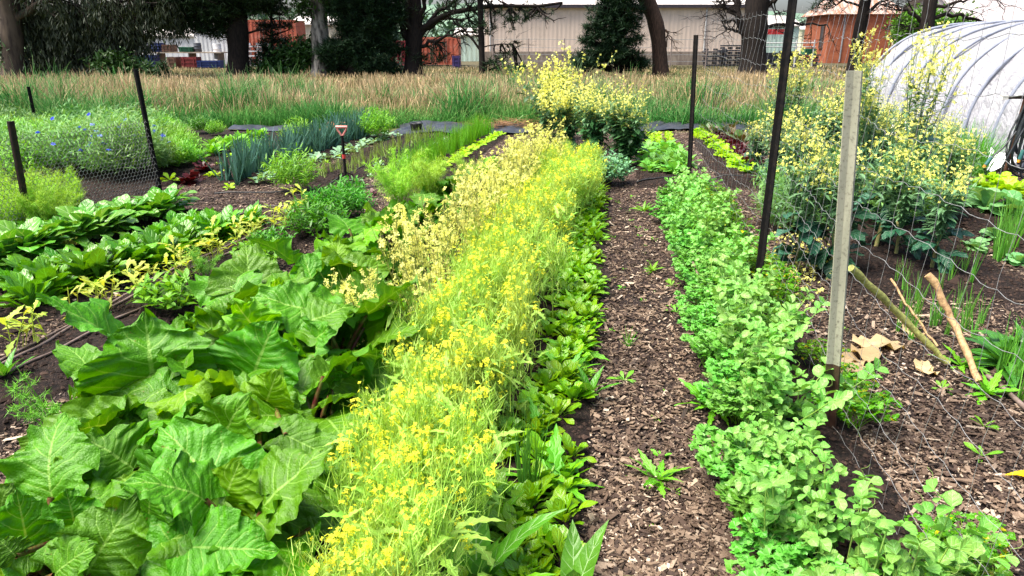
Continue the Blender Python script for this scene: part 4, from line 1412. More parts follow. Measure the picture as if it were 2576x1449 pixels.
# yellow petals strewn under the kale
m = 700
uu, vv = RG.normal(1995, 45, m), RG.normal(680, 45, m)
q = np.array([G(a, max(560, b)) for a, b in zip(uu, vv)])
q[:, 2] = hz(q[:, 0], q[:, 1]) + RG.uniform(.01, .12, m)
mb = MB()
v, f, uv = petals(q, RG.normal(size=(m, 3)) + np.array((0, 0, .6)), RG.uniform(.008, .015, m))
mb.add(v, f, uv)
stuff('fallen_petals', mb.mesh('petals', M['kale_yellow'], False), 'yellow kale petals strewn on the mulch under the leaning stake', 'petals')

# ---- right edge
RE = [('lettuce', 2470, 500, 1.5, 'green_lettuce', 'big lime lettuce nearest the hose stand'), ('lettuce', 2525, 505, 1.7, 'green_lettuce', 'big lime lettuce in the middle of the clump at the right edge'), ('lettuce', 2570, 490, 1.6, 'green_lettuce', 'big lime lettuce cut by the right frame edge'),
      ('lettuce', 2510, 470, 1.3, 'green_lettuce', 'lime lettuce behind the other big ones under the hose'), ('cabbage', 2475, 540, 1.0, 'cabbage_plant', 'grey green cabbage in front of the lime lettuces'), ('cabbage', 2550, 555, .9, 'cabbage_plant', 'grey green cabbage at the right frame edge'),
      ('cabbage', 2430, 520, .8, 'cabbage_plant', 'small cabbage between the kale and the lettuces'),
      ('comfrey', 2545, 930, .95, 'lance_leaved_plant', 'dark glossy lance leaved plant at the right edge'), ('comfrey', 2590, 900, .9, 'lance_leaved_plant', 'dark lance leaved plant cut off by the right edge'),
      ('cabbage', 2450, 640, .38, 'kale_seedling', 'small whitish kale seedling on bare soil'), ('cabbage', 2500, 610, .42, 'kale_seedling', 'whitish kale seedling nearer the onion blades'), ('cabbage', 2560, 665, .4, 'kale_seedling', 'whitish kale seedling at the right frame edge')]
for k, u, v, sc, nm, lab in RE:
    x, y, _ = G(u, v)
    plant(k, nm, lab, 'plant', x, y, sc)
for i in range(18):
    x, y, _ = G(rnd.uniform(2500, 2600), rnd.uniform(590, 660))
    plant('onion', 'onion_plant', 'onion plant with upright blades at the right edge', 'plant', x, y, rnd.uniform(.8, 1.1), group='onions at the right edge')
for i in range(26):
    x, y, _ = G(rnd.uniform(2230, 2470), rnd.uniform(700, 860))
    plant('onion', 'thin_onion', 'thin onion shoot on the mulch behind the fallen stalks', 'plant', x, y, rnd.uniform(.4, .75), group='onion shoots behind the fallen stalks')
for i in range(7):
    x, y, _ = G(rnd.uniform(2500, 2580), rnd.uniform(930, 1010))
    plant('onion', 'onion_plant', 'onion shoot in front of the lance leaved plants', 'plant', x, y, rnd.uniform(.5, .8), group='onion shoots before the lance leaves')

# ================================================================ drip lines
drip = plain_mat('drip_pipe', (.11, .075, .06), (.2, .15, .13), .55, .4, 12)
blackpipe = plain_mat('black_pipe', (.02, .02, .022), (.05, .05, .05), .5, .4, 10)


def pipe(lab, pix, r, mat, z=.012):
    p = np.array([G(u, v) for u, v in pix])
    n = 40
    seg = np.concatenate([[0], np.cumsum(np.linalg.norm(np.diff(p, axis=0), axis=1))])
    t = np.linspace(0, seg[-1], n)
    q = np.stack([np.interp(t, seg, p[:, j]) for j in range(3)], 1)
    q[:, 0] += .006 * np.sin(t * 3.1) + .003 * np.sin(t * 11)
    q[:, 2] = hz(q[:, 0], q[:, 1]) + r + z + .003 * np.sin(t * 7)
    c = q[0].copy()
    mb = MB()
    tube(mb, q - c, r, 8)
    tag(link('drip_pipe', mb.mesh('drip_pipe', mat), None, c), lab, 'pipe')


pipe('brown drip pipe nearest the rhubarb', [(-160, 1072), (0, 985), (255, 853), (500, 735), (700, 640)], .009, drip)
pipe('brown drip pipe in the middle of the seedling bed', [(-160, 1045), (60, 920), (255, 808), (500, 690), (770, 572)], .009, drip)
pipe('brown drip pipe on the spinach side of the seedlings', [(-160, 1010), (40, 910), (250, 790), (500, 672), (780, 545)], .009, drip)
pipe('brown drip pipe under the spinach row', [(140, 755), (230, 720), (420, 650), (660, 525)], .008, drip)
pipe('thin black pipe across the mulch cross path at the left', [(540, 490), (700, 487), (850, 480), (1000, 470)], .008, blackpipe)
pipe('black pipe across the far end of the central path', [(1600, 470), (1680, 460), (1740, 457), (1900, 455)], .009, blackpipe)
pipe('black pipe end lying at the corner of the bok choy bed', [(640, 524), (700, 525), (800, 524)], .007, blackpipe)
pipe('black pipe running up between the garlic rows', [(830, 470), (985, 400), (1110, 340)], .007, blackpipe)
pipe('dark pipe at the right edge below the onion blades', [(2480, 960), (2530, 1000), (2600, 1060)], .012, drip)
# ================================================================ stakes, netting, wire
black_steel = plain_mat('black_steel', (.005, .005, .006), (.012, .01, .009), .85, .15, 20, dirt=((.06, .04, .03), 18, .25))
brown_steel = plain_mat('brown_steel', (.03, .016, .011), (.015, .01, .009), .7, .25, 20, dirt=((.09, .045, .025), 18, .45))
galv = plain_mat('galvanised_post', (.37, .36, .27), (.27, .265, .2), .55, .4, 14, streak=(1, 1, .12), dirt=((.06, .05, .04), 70, .75))
tar = plain_mat('tarred_foot', (.03, .014, .01), (.06, .03, .02), .5, .4, 14)
wire = plain_mat('wire', (.2, .2, .2), (.36, .36, .36), .45, .5, 40, metal=.4)
thinwire = plain_mat('netting_wire', (.16, .16, .15), (.42, .42, .4), .5, .4, 40)


def star_prof(w):
    """Y-shaped picket cross section, counter-clockwise"""
    p = []
    th = .12 * w
    for k in range(3):
        a = -PI / 2 + k * 2 * PI / 3
        d = np.array((math.cos(a), math.sin(a)))
        e = np.array((-d[1], d[0]))
        ln = w * (.55 if k == 0 else .62)
        p += [d * ln - e * th * .7, d * ln + e * th * .7, d * th * 1.1 + e * th * 1.0]
    return np.array(p)


def picket(b, t, w, mat, foot=None, fmat=None, yaw=0.0, holes=0, name='stake'):
    """-> mesh in coordinates of its base; holes are dark punched discs down the face"""
    b, t = np.asarray(b, float), np.asarray(t, float)
    ax = t - b
    prof = star_prof(w)
    ca, sa = math.cos(yaw), math.sin(yaw)
    prof = prof @ np.array([[ca, sa], [-sa, ca]])
    k = len(prof)
    lv = np.array([-.25, 0, .3, .7, 1.0]) if foot is None else np.array([foot, .35, .7, 1.0])
    v = np.concatenate([np.c_[prof, np.zeros(k)] + ax * l for l in lv])
    mb = MB()
    f = [[i * k + j, i * k + (j + 1) % k, (i + 1) * k + (j + 1) % k, (i + 1) * k + j] for i in range(len(lv) - 1) for j in range(k)]
    mb.add(v, f)
    topv = np.concatenate([v[-k:], [ax]])
    mb.add(topv, [[j, (j + 1) % k, k] for j in range(k)])
    mats = [mat]
    if holes:
        mats.append(black_steel)
        for h in range(holes):
            c = ax * ((h + .7) / (holes + .5))
            for side in (-1, 1):
                a = yaw + PI / 2 + side * .75 * PI
            lathe(mb, [(.0001, .002), (w * .085, .002), (w * .085, -.002)], 8, (0, 0, 0), 1)
            vv = mb.V[-1]
            Rm = np.array([[1, 0, 0], [0, 0, -1], [0, 1, 0]])
            mb.V[-1] = (vv @ Rm.T + c + np.array((w * .25, -w * .36 - .001, 0))).astype(np.float32)
    return mb.mesh(name, mats, False), mats


fence = thing('wire_fence', 'tall square mesh wire fence on steel stakes running up beside the pea bed', 'fence', G(1905, 735))
F0 = np.array(fence.location)


def stake_part(parent, origin, bu, bv, tu, tv, w, mat, label=None, name='stake', yaw=0.0, holes=0, foot=None):
    b = G(bu, bv)
    t = P(tu, tv, b[1] + .01)
    me, _ = picket(b, t, w, mat, yaw=yaw, holes=holes, foot=foot)
    o = link(name, me, parent, b - origin)
    if label:
        o['label'] = label
    return o, b, t


gp, gb, gt = stake_part(fence, F0, 2085, 1100, 2152, 178, .053, galv, 'weathered grey green steel post with a dark foot', 'post', .5, 12, .22)
ft, _ = picket(gb, gb + (gt - gb) * .23, .054, tar, yaw=.5)
link('foot', ft, gp, (0, 0, 0))
_, b1, t1 = stake_part(fence, F0, 1905, 738, 1998, -12, .05, black_steel, 'black steel stake leaning out of the top of the picture', 'stake', .4, 0)
_, b2, t2 = stake_part(fence, F0, 1733, 470, 1752, 88, .05, black_steel, 'black steel stake standing at the far end of the pea bed', 'stake', .2, 0)
# mesh panel
ln = [np.array((1.235, 1.25)), np.array((1.40, 2.8)), np.array((1.71, 4.7)), np.array((2.12, 8.46))]
seg = np.concatenate([[0], np.cumsum([np.linalg.norm(b - a) for a, b in zip(ln[:-1], ln[1:])])])
lean = [0.10, .10, .22, .08]


def fpt(d, z):
    x = np.interp(d, seg, [p[0] for p in ln]) + np.interp(d, seg, lean) * z / 1.6
    y = np.interp(d, seg, [p[1] for p in ln])
    return np.stack([x, y, z * np.ones_like(x)], -1)


mb = MB()
HZ = [.06, .17, .29, .42, .56, .7, .85, 1.0, 1.16, 1.33, 1.5, 1.68, 1.86]
dd = np.arange(0, seg[-1], .05)
for i, z in enumerate(HZ):
    zz = z + .012 * np.sin(dd * 5.3 + i) + .006 * np.sin(dd * 41) - .03 * np.sin(PI * np.clip((dd - 0) / seg[-1], 0, 1)) * (1 if z > .5 else 0)
    p = fpt(dd, zz)
    p[:, 0] += .008 * np.sin(dd * 7 + i * 2)
    tube(mb, p - F0, .0011, 4)
for k, d in enumerate(np.arange(.05, seg[-1], .15)):
    z = np.linspace(.03, 1.88, 14)
    p = fpt(np.full(14, d) + .006 * np.sin(z * 9 + k), z)
    p[:, 0] += .008 * np.sin(d * 7 + z * 13)
    tube(mb, p - F0, .0008, 4)
link('wire_mesh', mb.mesh('wire_mesh', wire), fence)

net = thing('netting_fence', 'low hexagonal wire netting fence on brown stakes beside the bok choy', 'fence', G(80, 600))
N0 = np.array(net.location)
_, a1, _ = stake_part(net, N0, 80, 603, 25, 305, .05, brown_steel, 'rusty brown stake at the left edge of the netting', 'stake', .3)
_, a2, _ = stake_part(net, N0, 408, 512, 340, 174, .045, black_steel, 'tall black stake at the corner of the netting', 'stake', .2)
mb = MB()
A, Bp, Cp = np.array((-5.25, 3.4)), a1[:2], a2[:2]
sg = [0, np.linalg.norm(Bp - A), np.linalg.norm(Bp - A) + np.linalg.norm(Cp - Bp)]
cw, chh = .042, .036
nd, nz = int(sg[2] / cw), int(.88 / chh)


def npt(d, z):
    return np.stack([np.interp(d, sg, [A[0], Bp[0], Cp[0]]) + .02 * np.sin(d * 3 + z * 4), np.interp(d, sg, [A[1], Bp[1], Cp[1]]), z], -1)


P0, P1 = [], []
for r in range(nz):
    for c in range(nd):
        d0 = (c + .5 * (r % 2)) * cw
        z0 = .02 + r * chh
        a, b, e, t = (d0, z0), (d0 + cw / 2, z0 + chh * .4), (d0 + cw, z0), (d0 + cw / 2, z0 + chh)
        for p, q in ((a, b), (b, e), (b, t)):
            P0.append(p)
            P1.append(q)
P0, P1 = np.array(P0), np.array(P1)
p0, p1 = npt(P0[:, 0], P0[:, 1]), npt(P1[:, 0], P1[:, 1])
for sd in ((1, 0, 0), (0, .2, 1), (.6, 0, .8)):
    v, f, uv = ribbons(p0 - N0, p1 - N0, np.full(len(p0), .0048), np.zeros_like(p0), mid_w=np.ones(2), levels=2, side=np.tile(unit(sd), (len(p0), 1)))
    mb.add(v, f, uv)
link('netting', mb.mesh('netting', thinwire, False), net)
for bu, bv, tu, tv, lab in ((92, 322, 70, 218, 'small dark stake standing before the brown grass at the left'), (8, 340, -4, 288, 'dark stake cut by the left frame edge behind the wild bed'), (571, 372 - 10, 571, 320, None)):
    if lab:
        b = G(bu, bv)
        t = P(tu, tv, b[1])
        me, _ = picket(b, t, .06, black_steel)
        tag(link('stake', me, None, b), lab, 'stake')

# ================================================================ garden fork
b = G(872, 476)
t = P(859, 318, b[1] - .02)
ax = t - b
fk = thing('garden_fork', 'garden fork with a pale red D handle stuck upright beside the garlic rows', 'fork', b)
red = plain_mat('red_plastic', (.62, .2, .17), (.7, .32, .28), .4, .5, 10)
mb = MB()
tube(mb, [ax * .22, ax * .5, ax * .86], [.017, .016, .017], 8)
link('shaft', mb.mesh('shaft', black_steel), fk)
mb = MB()
tube(mb, [ax * .50, ax * .56], [.0195, .0195], 10, cap=True)
link('band', mb.mesh('band', plain_mat('red_tape', (.65, .06, .06), (.5, .05, .05), .4)), fk)
mb = MB()
w, hh = .055, ax * .14
th = np.linspace(0, PI, 9)
loop = [ax * .84] + [ax * .86 + ax * .13 * (i / 3) + np.array((-w * math.sin(PI / 2 * i / 3), 0, 0)) for i in range(1, 4)]
tube(mb, loop, .012, 7)
tube(mb, [q * np.array((1, 1, 1)) + np.array((2 * (ax * q.dot(ax) / ax.dot(ax))[0] - 2 * q[0], 0, 0)) for q in loop], .012, 7)
tube(mb, [ax * .99 + np.array((-w - .01, 0, 0)), ax * .99 + np.array((w + .01, 0, 0))], .016, 8, cap=True)
link('handle', mb.mesh('handle', red), fk)
mb = MB()
tube(mb, [np.array((-.085, 0, .17)), np.array((0, 0, .2)), np.array((.085, 0, .17))], .008, 6)
tube(mb, [ax * .27, ax * .2], [.016, .01], 8)
for i in range(4):
    x = -.085 + .0567 * i
    tube(mb, [np.array((x, 0, .175)), np.array((x * 1.02, -.01, .08)), np.array((x, .01, -.06))], [.007, .006, .003], 6)
link('tines', mb.mesh('tines', black_steel), fk)

# ================================================================ bucket, sheets, pipe, straw
bp = plain_mat('black_plastic', (.012, .012, .013), (.02, .02, .022), .35, .5, 10)
b = G(1048, 340)
mb = MB()
lathe(mb, [(.0, 0.005), (.085, 0.004), (.112, .2), (.124, .205), (.124, .22), (.112, .222), (.106, .215), (.082, .02), (0, .02)], 24)
bk = tag(link('bucket', mb.mesh('bucket', bp), None, b), 'black plastic bucket on the dark sheet at the end of the garlic rows', 'bucket')
mb = MB()
a = np.linspace(0, PI, 12)
tube(mb, np.stack([.12 * np.cos(a), -.06 * np.sin(a) - .02, .2 + .09 * np.sin(a)], 1), .004, 5)
link('handle', mb.mesh('handle', black_steel), bk)
sheetm = plain_mat('weed_sheet', (.035, .038, .05), (.02, .022, .03), .4, .4, 6, dirt=((.1, .09, .085), 9, .5))
for (u0, u1, vb, vt, lab, seed) in ((568, 725, 337, 322, 'crumpled dark weed sheet behind the potato row', 1), (985, 1336, 343, 316, 'long crumpled dark plastic sheet behind the bucket', 2),
                                   (1600, 1900, 333, 318, 'dark plastic sheet edge behind the lime lettuces', 3), (200, 430, 326, 319, 'strip of dark weed sheet at the back of the wild bed', 4)):
    g = np.random.default_rng(seed)
    A0, A1, B0 = G(u0, vb), G(u1, vb), G(u0, vt)
    nx_, ny_ = int((A1[0] - A0[0]) / .05), 26
    i, j = np.meshgrid(np.linspace(0, 1, nx_), np.linspace(0, 1, ny_))
    x = A0[0] + (A1[0] - A0[0]) * i
    y = A0[1] + (B0[1] - A0[1]) * j
    ph = g.uniform(0, 6, 8)
    fold = np.abs(np.sin(x * 2.3 + 1.4 * y + ph[0] + 1.2 * np.sin(y * 2 + ph[1]))) * .07 + np.abs(np.sin(x * 5.7 - 3 * y + ph[2] + np.sin(x * 1.7))) * .035 + np.abs(np.sin(x * 11 + 7 * y + ph[3])) * .012
    e = np.minimum(np.minimum(i, 1 - i) * 12, np.minimum(j, 1 - j) * 4).clip(0, 1)
    z = hz(x, y) + .012 + fold * (.35 + .65 * e) + .05 * np.maximum(0, np.sin(x * .9 + ph[4])) * e
    x2 = x + .06 * np.sin(y * 6 + ph[5])
    y2 = y + (.12 * np.sin(x * 1.5 + ph[6]) + .06 * np.sin(x * 4 + ph[7]))
    o = np.array((A0[0], A0[1], 0))
    mb = MB()
    mb.add(np.stack([x2.ravel(), y2.ravel(), z.ravel()], 1) - o, gridf(ny_, nx_))
    tag(link('plastic_sheet', mb.mesh('plastic_sheet', sheetm), None, o), lab, 'plastic sheet')
b = G(858, 333)
mb = MB()
lathe(mb, [(.075, -.24), (.095, -.24), (.095, .14), (.125, .15), (.125, .25), (.1, .25), (.1, .16), (.075, .14), (.075, -.24)], 20)
for i in range(len(mb.V)):
    mb.V[i] = mb.V[i][:, [2, 0, 1]] + np.array((0, 0, .1), np.float32)
tag(link('clay_pipe', mb.mesh('clay_pipe', plain_mat('terracotta', (.5, .2, .07), (.38, .13, .05), .8, .2, 8)), None, b), 'orange clay pipe lying behind the leeks', 'pipe')
b = G(1285, 328)
mb = MB()
n = 420
c = RG.normal(size=(n, 3)) * np.array((.42, .2, .05)) + np.array((0, 0, .09))
dv = RG.normal(size=(n, 3)) * np.array((.4, .14, .05))
for k in range(2):
    v, f, uv = ribbons(c - dv / 2, c + dv / 2, np.full(n, .014), RG.normal(0, .04, (n, 3)), levels=4)
    v[:, 2] = np.maximum(v[:, 2], .01)
    mb.add(v, f, uv)
tag(link('straw_pile', mb.mesh('straw_pile', M['straw'], False), None, b), 'pile of dry brown stalks behind the dark plastic sheet', 'straw pile')

# ================================================================ hose stand
hb = G(2522, 452)
hs = thing('hose_stand', 'rusty steel post with a crossbar carrying the coiled hose at the right edge', 'stand', hb)
rust = plain_mat('rusty_steel', (.06, .03, .02), (.12, .05, .03), .8, .3, 12)
mb = MB()
tube(mb, [(0, 0, -.1), (.03, 0, .5), (.06, 0, 1.12)], .022, 8, cap=True)
link('post', mb.mesh('post', rust), hs)
mb = MB()
box(mb, (-.02, -.03, 1.0), (.36, .035, .035))
link('crossbar', mb.mesh('crossbar', brown_steel), hs)
mb = MB()
box(mb, (-.225, -.03, 1.0), (.07, .06, .05))
link('crossbar_cap', mb.mesh('crossbar_cap', plain_mat('white_wood', (.75, .72, .66), (.6, .56, .5), .7)), hs)
hose = thing('garden_hose', 'black hose coiled in long hanging loops over the crossbar at the right edge', 'hose', hb + np.array((0, 0, 0)))
hm = plain_mat('hose_rubber', (.014, .016, .018), (.03, .035, .04), .4, .5, 10)
for i in range(11):
    g = np.random.default_rng(700 + i)
    a = np.linspace(0, 2 * PI, 40)
    wd = g.uniform(.09, .24)
    hgt = g.uniform(.36, .5)
    x = .04 + g.uniform(-.06, .16) + wd * np.sin(a) * (1 - .35 * np.cos(a)) + g.uniform(-.05, .02) * np.cos(2 * a)
    z = 1.06 - hgt + hgt * np.cos(a) + .02 * np.sin(3 * a + i)
    y = -.06 - .016 * i + .02 * np.sin(a + i)
    mb = MB()
    tube(mb, np.stack([x, np.full_like(a, 0) + y, np.maximum(z, .02)], 1), .012, 7)
    link('hose_loop', mb.mesh('hose_loop', hm), hose)
mb = MB()
tube(mb, [(-.1, -.2, .62), (-.22, -.2, .42), (-.36, -.22, .3), (-.4, -.22, .16), (-.33, -.2, .05), (-.25, -.2, .03)], .011, 7)
tube(mb, [(.0, -.2, .7), (-.16, -.22, .3), (-.2, -.22, .12), (-.1, -.2, .02)], .011, 7)
link('hose_end', mb.mesh('hose_end', hm), hose)
teal = plain_mat('teal_fitting', (.03, .12, .12), (.05, .16, .15), .4, .5)
orange = plain_mat('orange_fitting', (.75, .3, .03), (.7, .25, .03), .4, .5)
for c, d in (((-.37, -.22, .27), (.3, 0, .55)), ((.06, -.24, .98), (0, 0, 1)), ((-.02, -.26, .35), (.2, 0, 1))):
    c, d = np.array(c), unit(d)
    mb = MB()
    tube(mb, [c - d * .06, c + d * .06], .022, 10, cap=True)
    fo = link('fitting', mb.mesh('fitting', teal), hose)
    mb = MB()
    tube(mb, [c - d * .095, c - d * .055], .019, 10, cap=True)
    link('fitting_ring', mb.mesh('fitting_ring', orange), fo)

# ================================================================ polytunnel
def film_mat():
    m, nt, out = new_mat('tunnel_film')
    B = NB(nt)
    tc = B.n('ShaderNodeTexCoord')
    mp = B.n('ShaderNodeMapping')
    mp.inputs['Scale'].default_value = (6, 1.2, 1.2)
    nt.links.new(tc.outputs['Object'], mp.inputs[0])
    nz = B.noise(mp.outputs[0], 2.2, 5, .6)
    col = B.mix(nz, (.42, .42, .455), (.56, .56, .6))
    col = B.mix(B.rng(B.noise(tc.outputs['Object'], 1.1, 6, .7), .48, .75, 0, .55), col, (.36, .38, .36))
    p = B.bsdf(col, .35, .5, B.bump(nz, .9, .12))
    tr = B.n('ShaderNodeBsdfTranslucent')
    tr.inputs[0].default_value = (.6, .6, .66, 1)
    mx = B.n('ShaderNodeMixShader')
    mx.inputs[0].default_value = .4
    nt.links.new(p, mx.inputs[1])
    nt.links.new(tr.outputs[0], mx.inputs[2])
    nt.links.new(mx.outputs[0], out.inputs[0])
    return m


Lb, Le = np.array((6.62, 9.3, 0)), np.array((8.1, 17.2, 0))
axd = unit(Le - Lb)
rt = np.array((axd[1], -axd[0], 0))
TL, TW, TH = np.linalg.norm(Le - Lb), 4.6, 2.0
pt = thing('polytunnel', 'white plastic polytunnel with grey hoops along the right edge', 'polytunnel', Lb)
nh = 9
na, nl = 40, 200
al = np.linspace(0, PI, na)
li = np.linspace(0, TL, nl)
AL, LI = np.meshgrid(al, li)


def arch(AL, LI, k):
    c, s = np.cos(AL), np.sin(AL)
    xx = TW / 2 * (1 - np.sign(c) * np.abs(c) ** .8 * k)
    zz = TH * np.abs(s) ** .8 * k
    return xx[..., None] * rt + LI[..., None] * axd + zz[..., None] * np.array((0, 0, 1.))


ph = LI / (TL / (nh - 1))
sag = .07 * np.sin(PI * (ph % 1)) * np.sin(AL) + .012 * np.sin(ph * 9 + AL * 3) * np.sin(AL * 7 + ph * 2.3) + .01 * np.sin(ph * 23 + 2 * np.sin(AL * 5)) + .012 * np.abs(np.sin(ph * 5.3 + 3.1 * AL)) * np.abs(np.sin(ph * 11.7 - 6 * AL))
Pm = arch(AL, LI, 1 - sag)
mb = MB()
mb.add(Pm.reshape(-1, 3), gridf(nl, na))
e0 = Pm[-1]
mb.add(np.concatenate([e0, [e0.mean(0)]]), [[j, j + 1, na] for j in range(na - 1)])
link('film', mb.mesh('film', film_mat()), pt)
hoopm = plain_mat('hoop_steel', (.24, .26, .32), (.18, .2, .26), .6, .4, 8)
for i in range(nh):
    q = arch(al, np.full(na, min(TL - .01, i * TL / (nh - 1))), 1.003)
    mb = MB()
    tube(mb, q, .027, 8)
    link('hoop', mb.mesh('hoop', hoopm), pt)
mb = MB()
g = np.random.default_rng(3)
i, j = np.meshgrid(np.linspace(0, 1, 60), np.linspace(0, 1, 12))
q = (i * TL)[..., None] * axd - rt * (.02 + .4 * j + .05 * np.sin(i * 30))[..., None] + np.array((0, 0, 1)) * (.16 * (1 - j) ** 2 + .05 * np.abs(np.sin(i * 37 + j * 4)) + .01)[..., None]
mb.add(q.reshape(-1, 3), gridf(12, 60))
link('skirt', mb.mesh('skirt', plain_mat('white_film', (.78, .78, .8), (.7, .7, .74), .4, .5, 4)), pt)
# ================================================================ buildings behind
def corr(mb, a, b, z0, z1, pitch=.3, dep=.05, mi=0):
    """corrugated sheet standing from a to b (xy)"""
    a, b = np.asarray(a, float), np.asarray(b, float)
    Lw = np.linalg.norm(b - a)
    d = (b - a) / Lw
    nrm = np.array((d[1], -d[0]))
    s, o = [], []
    k = 0
    while k < Lw:
        for ds, off in ((0, 0), (.35, 0), (.5, 1), (.85, 1)):
            s.append(min(Lw, k + ds * pitch))
            o.append(off * dep)
        k += pitch
    s.append(Lw)
    o.append(0)
    s, o = np.array(s), np.array(o)
    xy = a + d * s[:, None] + nrm * o[:, None]
    n = len(s)
    v = np.concatenate([np.c_[xy, np.full(n, z0)], np.c_[xy, np.full(n, z1)]])
    mb.add(v, gridf(2, n), None, mi)


def gable_box(name, lab, cat, u0, u1, Y, depth, vb, ve, wall, roofm, rise=1.2, pitch=.35, over=.3, group=None, rz=0.0, hip=False, dep=.03):
    """shed with a corrugated wall toward the camera; returns root and sizes"""
    a, b = P(u0, ve, Y), P(u1, ve, Y)
    w, h = b[0] - a[0], a[2]
    zb = 0
    root = thing(name, lab, cat, (a[0], Y, 0), rz, group)
    mb = MB()
    for p, q in (((0, 0), (w, 0)), ((w, 0), (w, depth)), ((w, depth), (0, depth)), ((0, depth), (0, 0))):
        corr(mb, p, q, zb, h, pitch, dep)
    link('wall', mb.mesh('wall', wall, False), root)
    mb = MB()
    m_ = depth / 2
    hi = m_ if hip else -over
    for y0, y1, z0, z1 in ((-over, m_, h - .05, h + rise), (depth + over, m_, h - .05, h + rise)):
        v = np.array([(-over, y0, z0), (w + over, y0, z0), (w - hi if hip else w + over, y1, z1), (hi if hip else -over, y1, z1)])
        for dz in (0, -.1):
            mb.add(v + np.array((0, 0, dz)), [[0, 1, 2, 3]])
        mb.add(np.concatenate([v[:2], v[:2] - np.array((0, 0, .1))]), [[0, 1, 3, 2]])
    for x in ((0, hi), (w, w - hi)):
        mb.add(np.array([(x[0] + (-over if x[0] == 0 else over) * hip, -over * hip, h), (x[0] + (-over if x[0] == 0 else over) * hip, depth + over * hip, h), (x[1] if hip else x[0], m_, h + rise)]), [[0, 1, 2]])
    link('roof', mb.mesh('roof', roofm, False), root)
    return root, w, h, depth


beige = plain_mat('beige_cladding', (.7, .56, .45), (.62, .5, .4), .6, .3, 1.5, streak=(3, 3, .15), dirt=((.36, .27, .2), 1.1, .4))
roofw = plain_mat('pale_roof', (.62, .58, .55), (.55, .5, .47), .6, .3, 2)
block = plain_mat('block_plinth', (.3, .25, .2), (.2, .16, .13), .9, .2, 3, streak=(2, 2, .4), dirt=((.08, .06, .05), 1.5, .6))
darkm = plain_mat('dark_gutter', (.03, .025, .03), (.05, .04, .05), .5, .4)
wh, w, h, dp = gable_box('warehouse', 'long beige corrugated warehouse with a dark gutter behind the trees', 'warehouse', 1218, 1928, 53, 16, 163, 12, beige, roofw, 2.2, .3, .25, dep=.012)
mb = MB()
box(mb, (w / 2, -.1, .45), (w + .1, .2, .9))
link('plinth', mb.mesh('plinth', block), wh)
mb = MB()
box(mb, (w / 2, -.32, h - .1), (w + .6, .16, .22))
link('gutter', mb.mesh('gutter', darkm), wh)
for x in (w - 4.1, .4):
    mb = MB()
    tube(mb, [(x, -.12, .1), (x, -.12, h - .1)], .06, 8)
    link('downpipe', mb.mesh('downpipe', plain_mat('white_pipe', (.6, .58, .55), None, .5)), wh)

brickm = plain_mat('orange_brick', (.36, .12, .06), (.28, .085, .045), .85, .2, 3, dirt=((.16, .05, .03), .8, .5))
rroof = plain_mat('rusty_roof', (.45, .36, .33), (.3, .13, .07), .7, .3, 1.3, streak=(4, .6, .6))
Yb = 57
a, b = P(2092, 36, Yb), P(2262, 36, Yb)
bh = thing('brick_house', 'orange brick building with a rusted grey hipped roof behind the fence', 'house', (a[0], Yb, 0), -.12)
w, h, dp = (b[0] - a[0]), a[2], 7.0
mb = MB()
for c, s in (((w / 2, .15, h / 2), (w, .3, h)), ((w / 2, dp - .15, h / 2), (w, .3, h)), ((.15, dp / 2, h / 2), (.296, dp - .6, h)), ((w - .15, dp / 2, h / 2), (.296, dp - .6, h))):
    box(mb, c, s)
link('wall', mb.mesh('wall', brickm, False), bh)
mb = MB()
o_ = .4
v = np.array([(-o_, -o_, h), (w + o_, -o_, h), (w + o_, dp + o_, h), (-o_, dp + o_, h), (w * .35, dp / 2, h + 2.2), (w * .65, dp / 2, h + 2.2)])
mb.add(v, [[0, 1, 5, 4], [2, 3, 4, 5]])
mb.add(v, [[1, 2, 5], [3, 0, 4]])
mb.add(v[:4] - np.array((0, 0, .02)), [[3, 2, 1, 0]])
link('roof', mb.mesh('roof', rroof, False), bh)
mb = MB()
tube(mb, [(1.0, -.08, .1), (1.0, -.08, h - .05)], .06, 8)
link('downpipe', mb.mesh('downpipe', plain_mat('grey_pipe', (.3, .3, .32), None, .5)), bh)
mb = MB()
box(mb, (-.03, 1.6, h - 1.5), (.06, .7, 1.6))
wn = link('window', mb.mesh('window', darkm), bh)
mb = MB()
for dy in (-.4, .4):
    box(mb, (-.05, 1.6 + dy, h - 1.5), (.08, .08, 1.7))
box(mb, (-.05, 1.6, h - 2.38), (.1, .95, .08))
link('frame', mb.mesh('frame', plain_mat('old_frame', (.12, .07, .05), None, .7)), wn)

greyroof = plain_mat('grey_slate', (.42, .38, .38), (.34, .3, .3), .7, .3, 1.5)
cream = plain_mat('cream_wall', (.6, .54, .4), (.55, .48, .36), .7, .3, 1)
whitem = plain_mat('white_cladding', (.68, .68, .68), (.58, .58, .57), .6, .3, 1.2, streak=(3, 3, .2))
greenm = plain_mat('pale_green_cladding', (.42, .56, .5), (.38, .5, .45), .6, .3, 1)
gable_box('grey_roofed_house', 'pale house with a big grey roof behind the polytunnel', 'house', 2440, 2640, 46, 9, 120, 64, cream, greyroof, 2.6, .5, .4)
gable_box('grey_roofed_house', 'grey roofed house with a chimney at the upper right corner', 'house', 2390, 2560, 60, 9, 110, 48, whitem, greyroof, 2.2, .5, .4)
gable_box('green_shed', 'pale green shed between the black tree trunk and the brick building', 'shed', 1928, 2012, 78, 8, 130, 62, greenm, roofw, 1.0, .4)
gable_box('cream_shed', 'small cream shed left of the brick building', 'shed', 2020, 2066, 88, 6, 110, 72, cream, roofw, .6, .4)
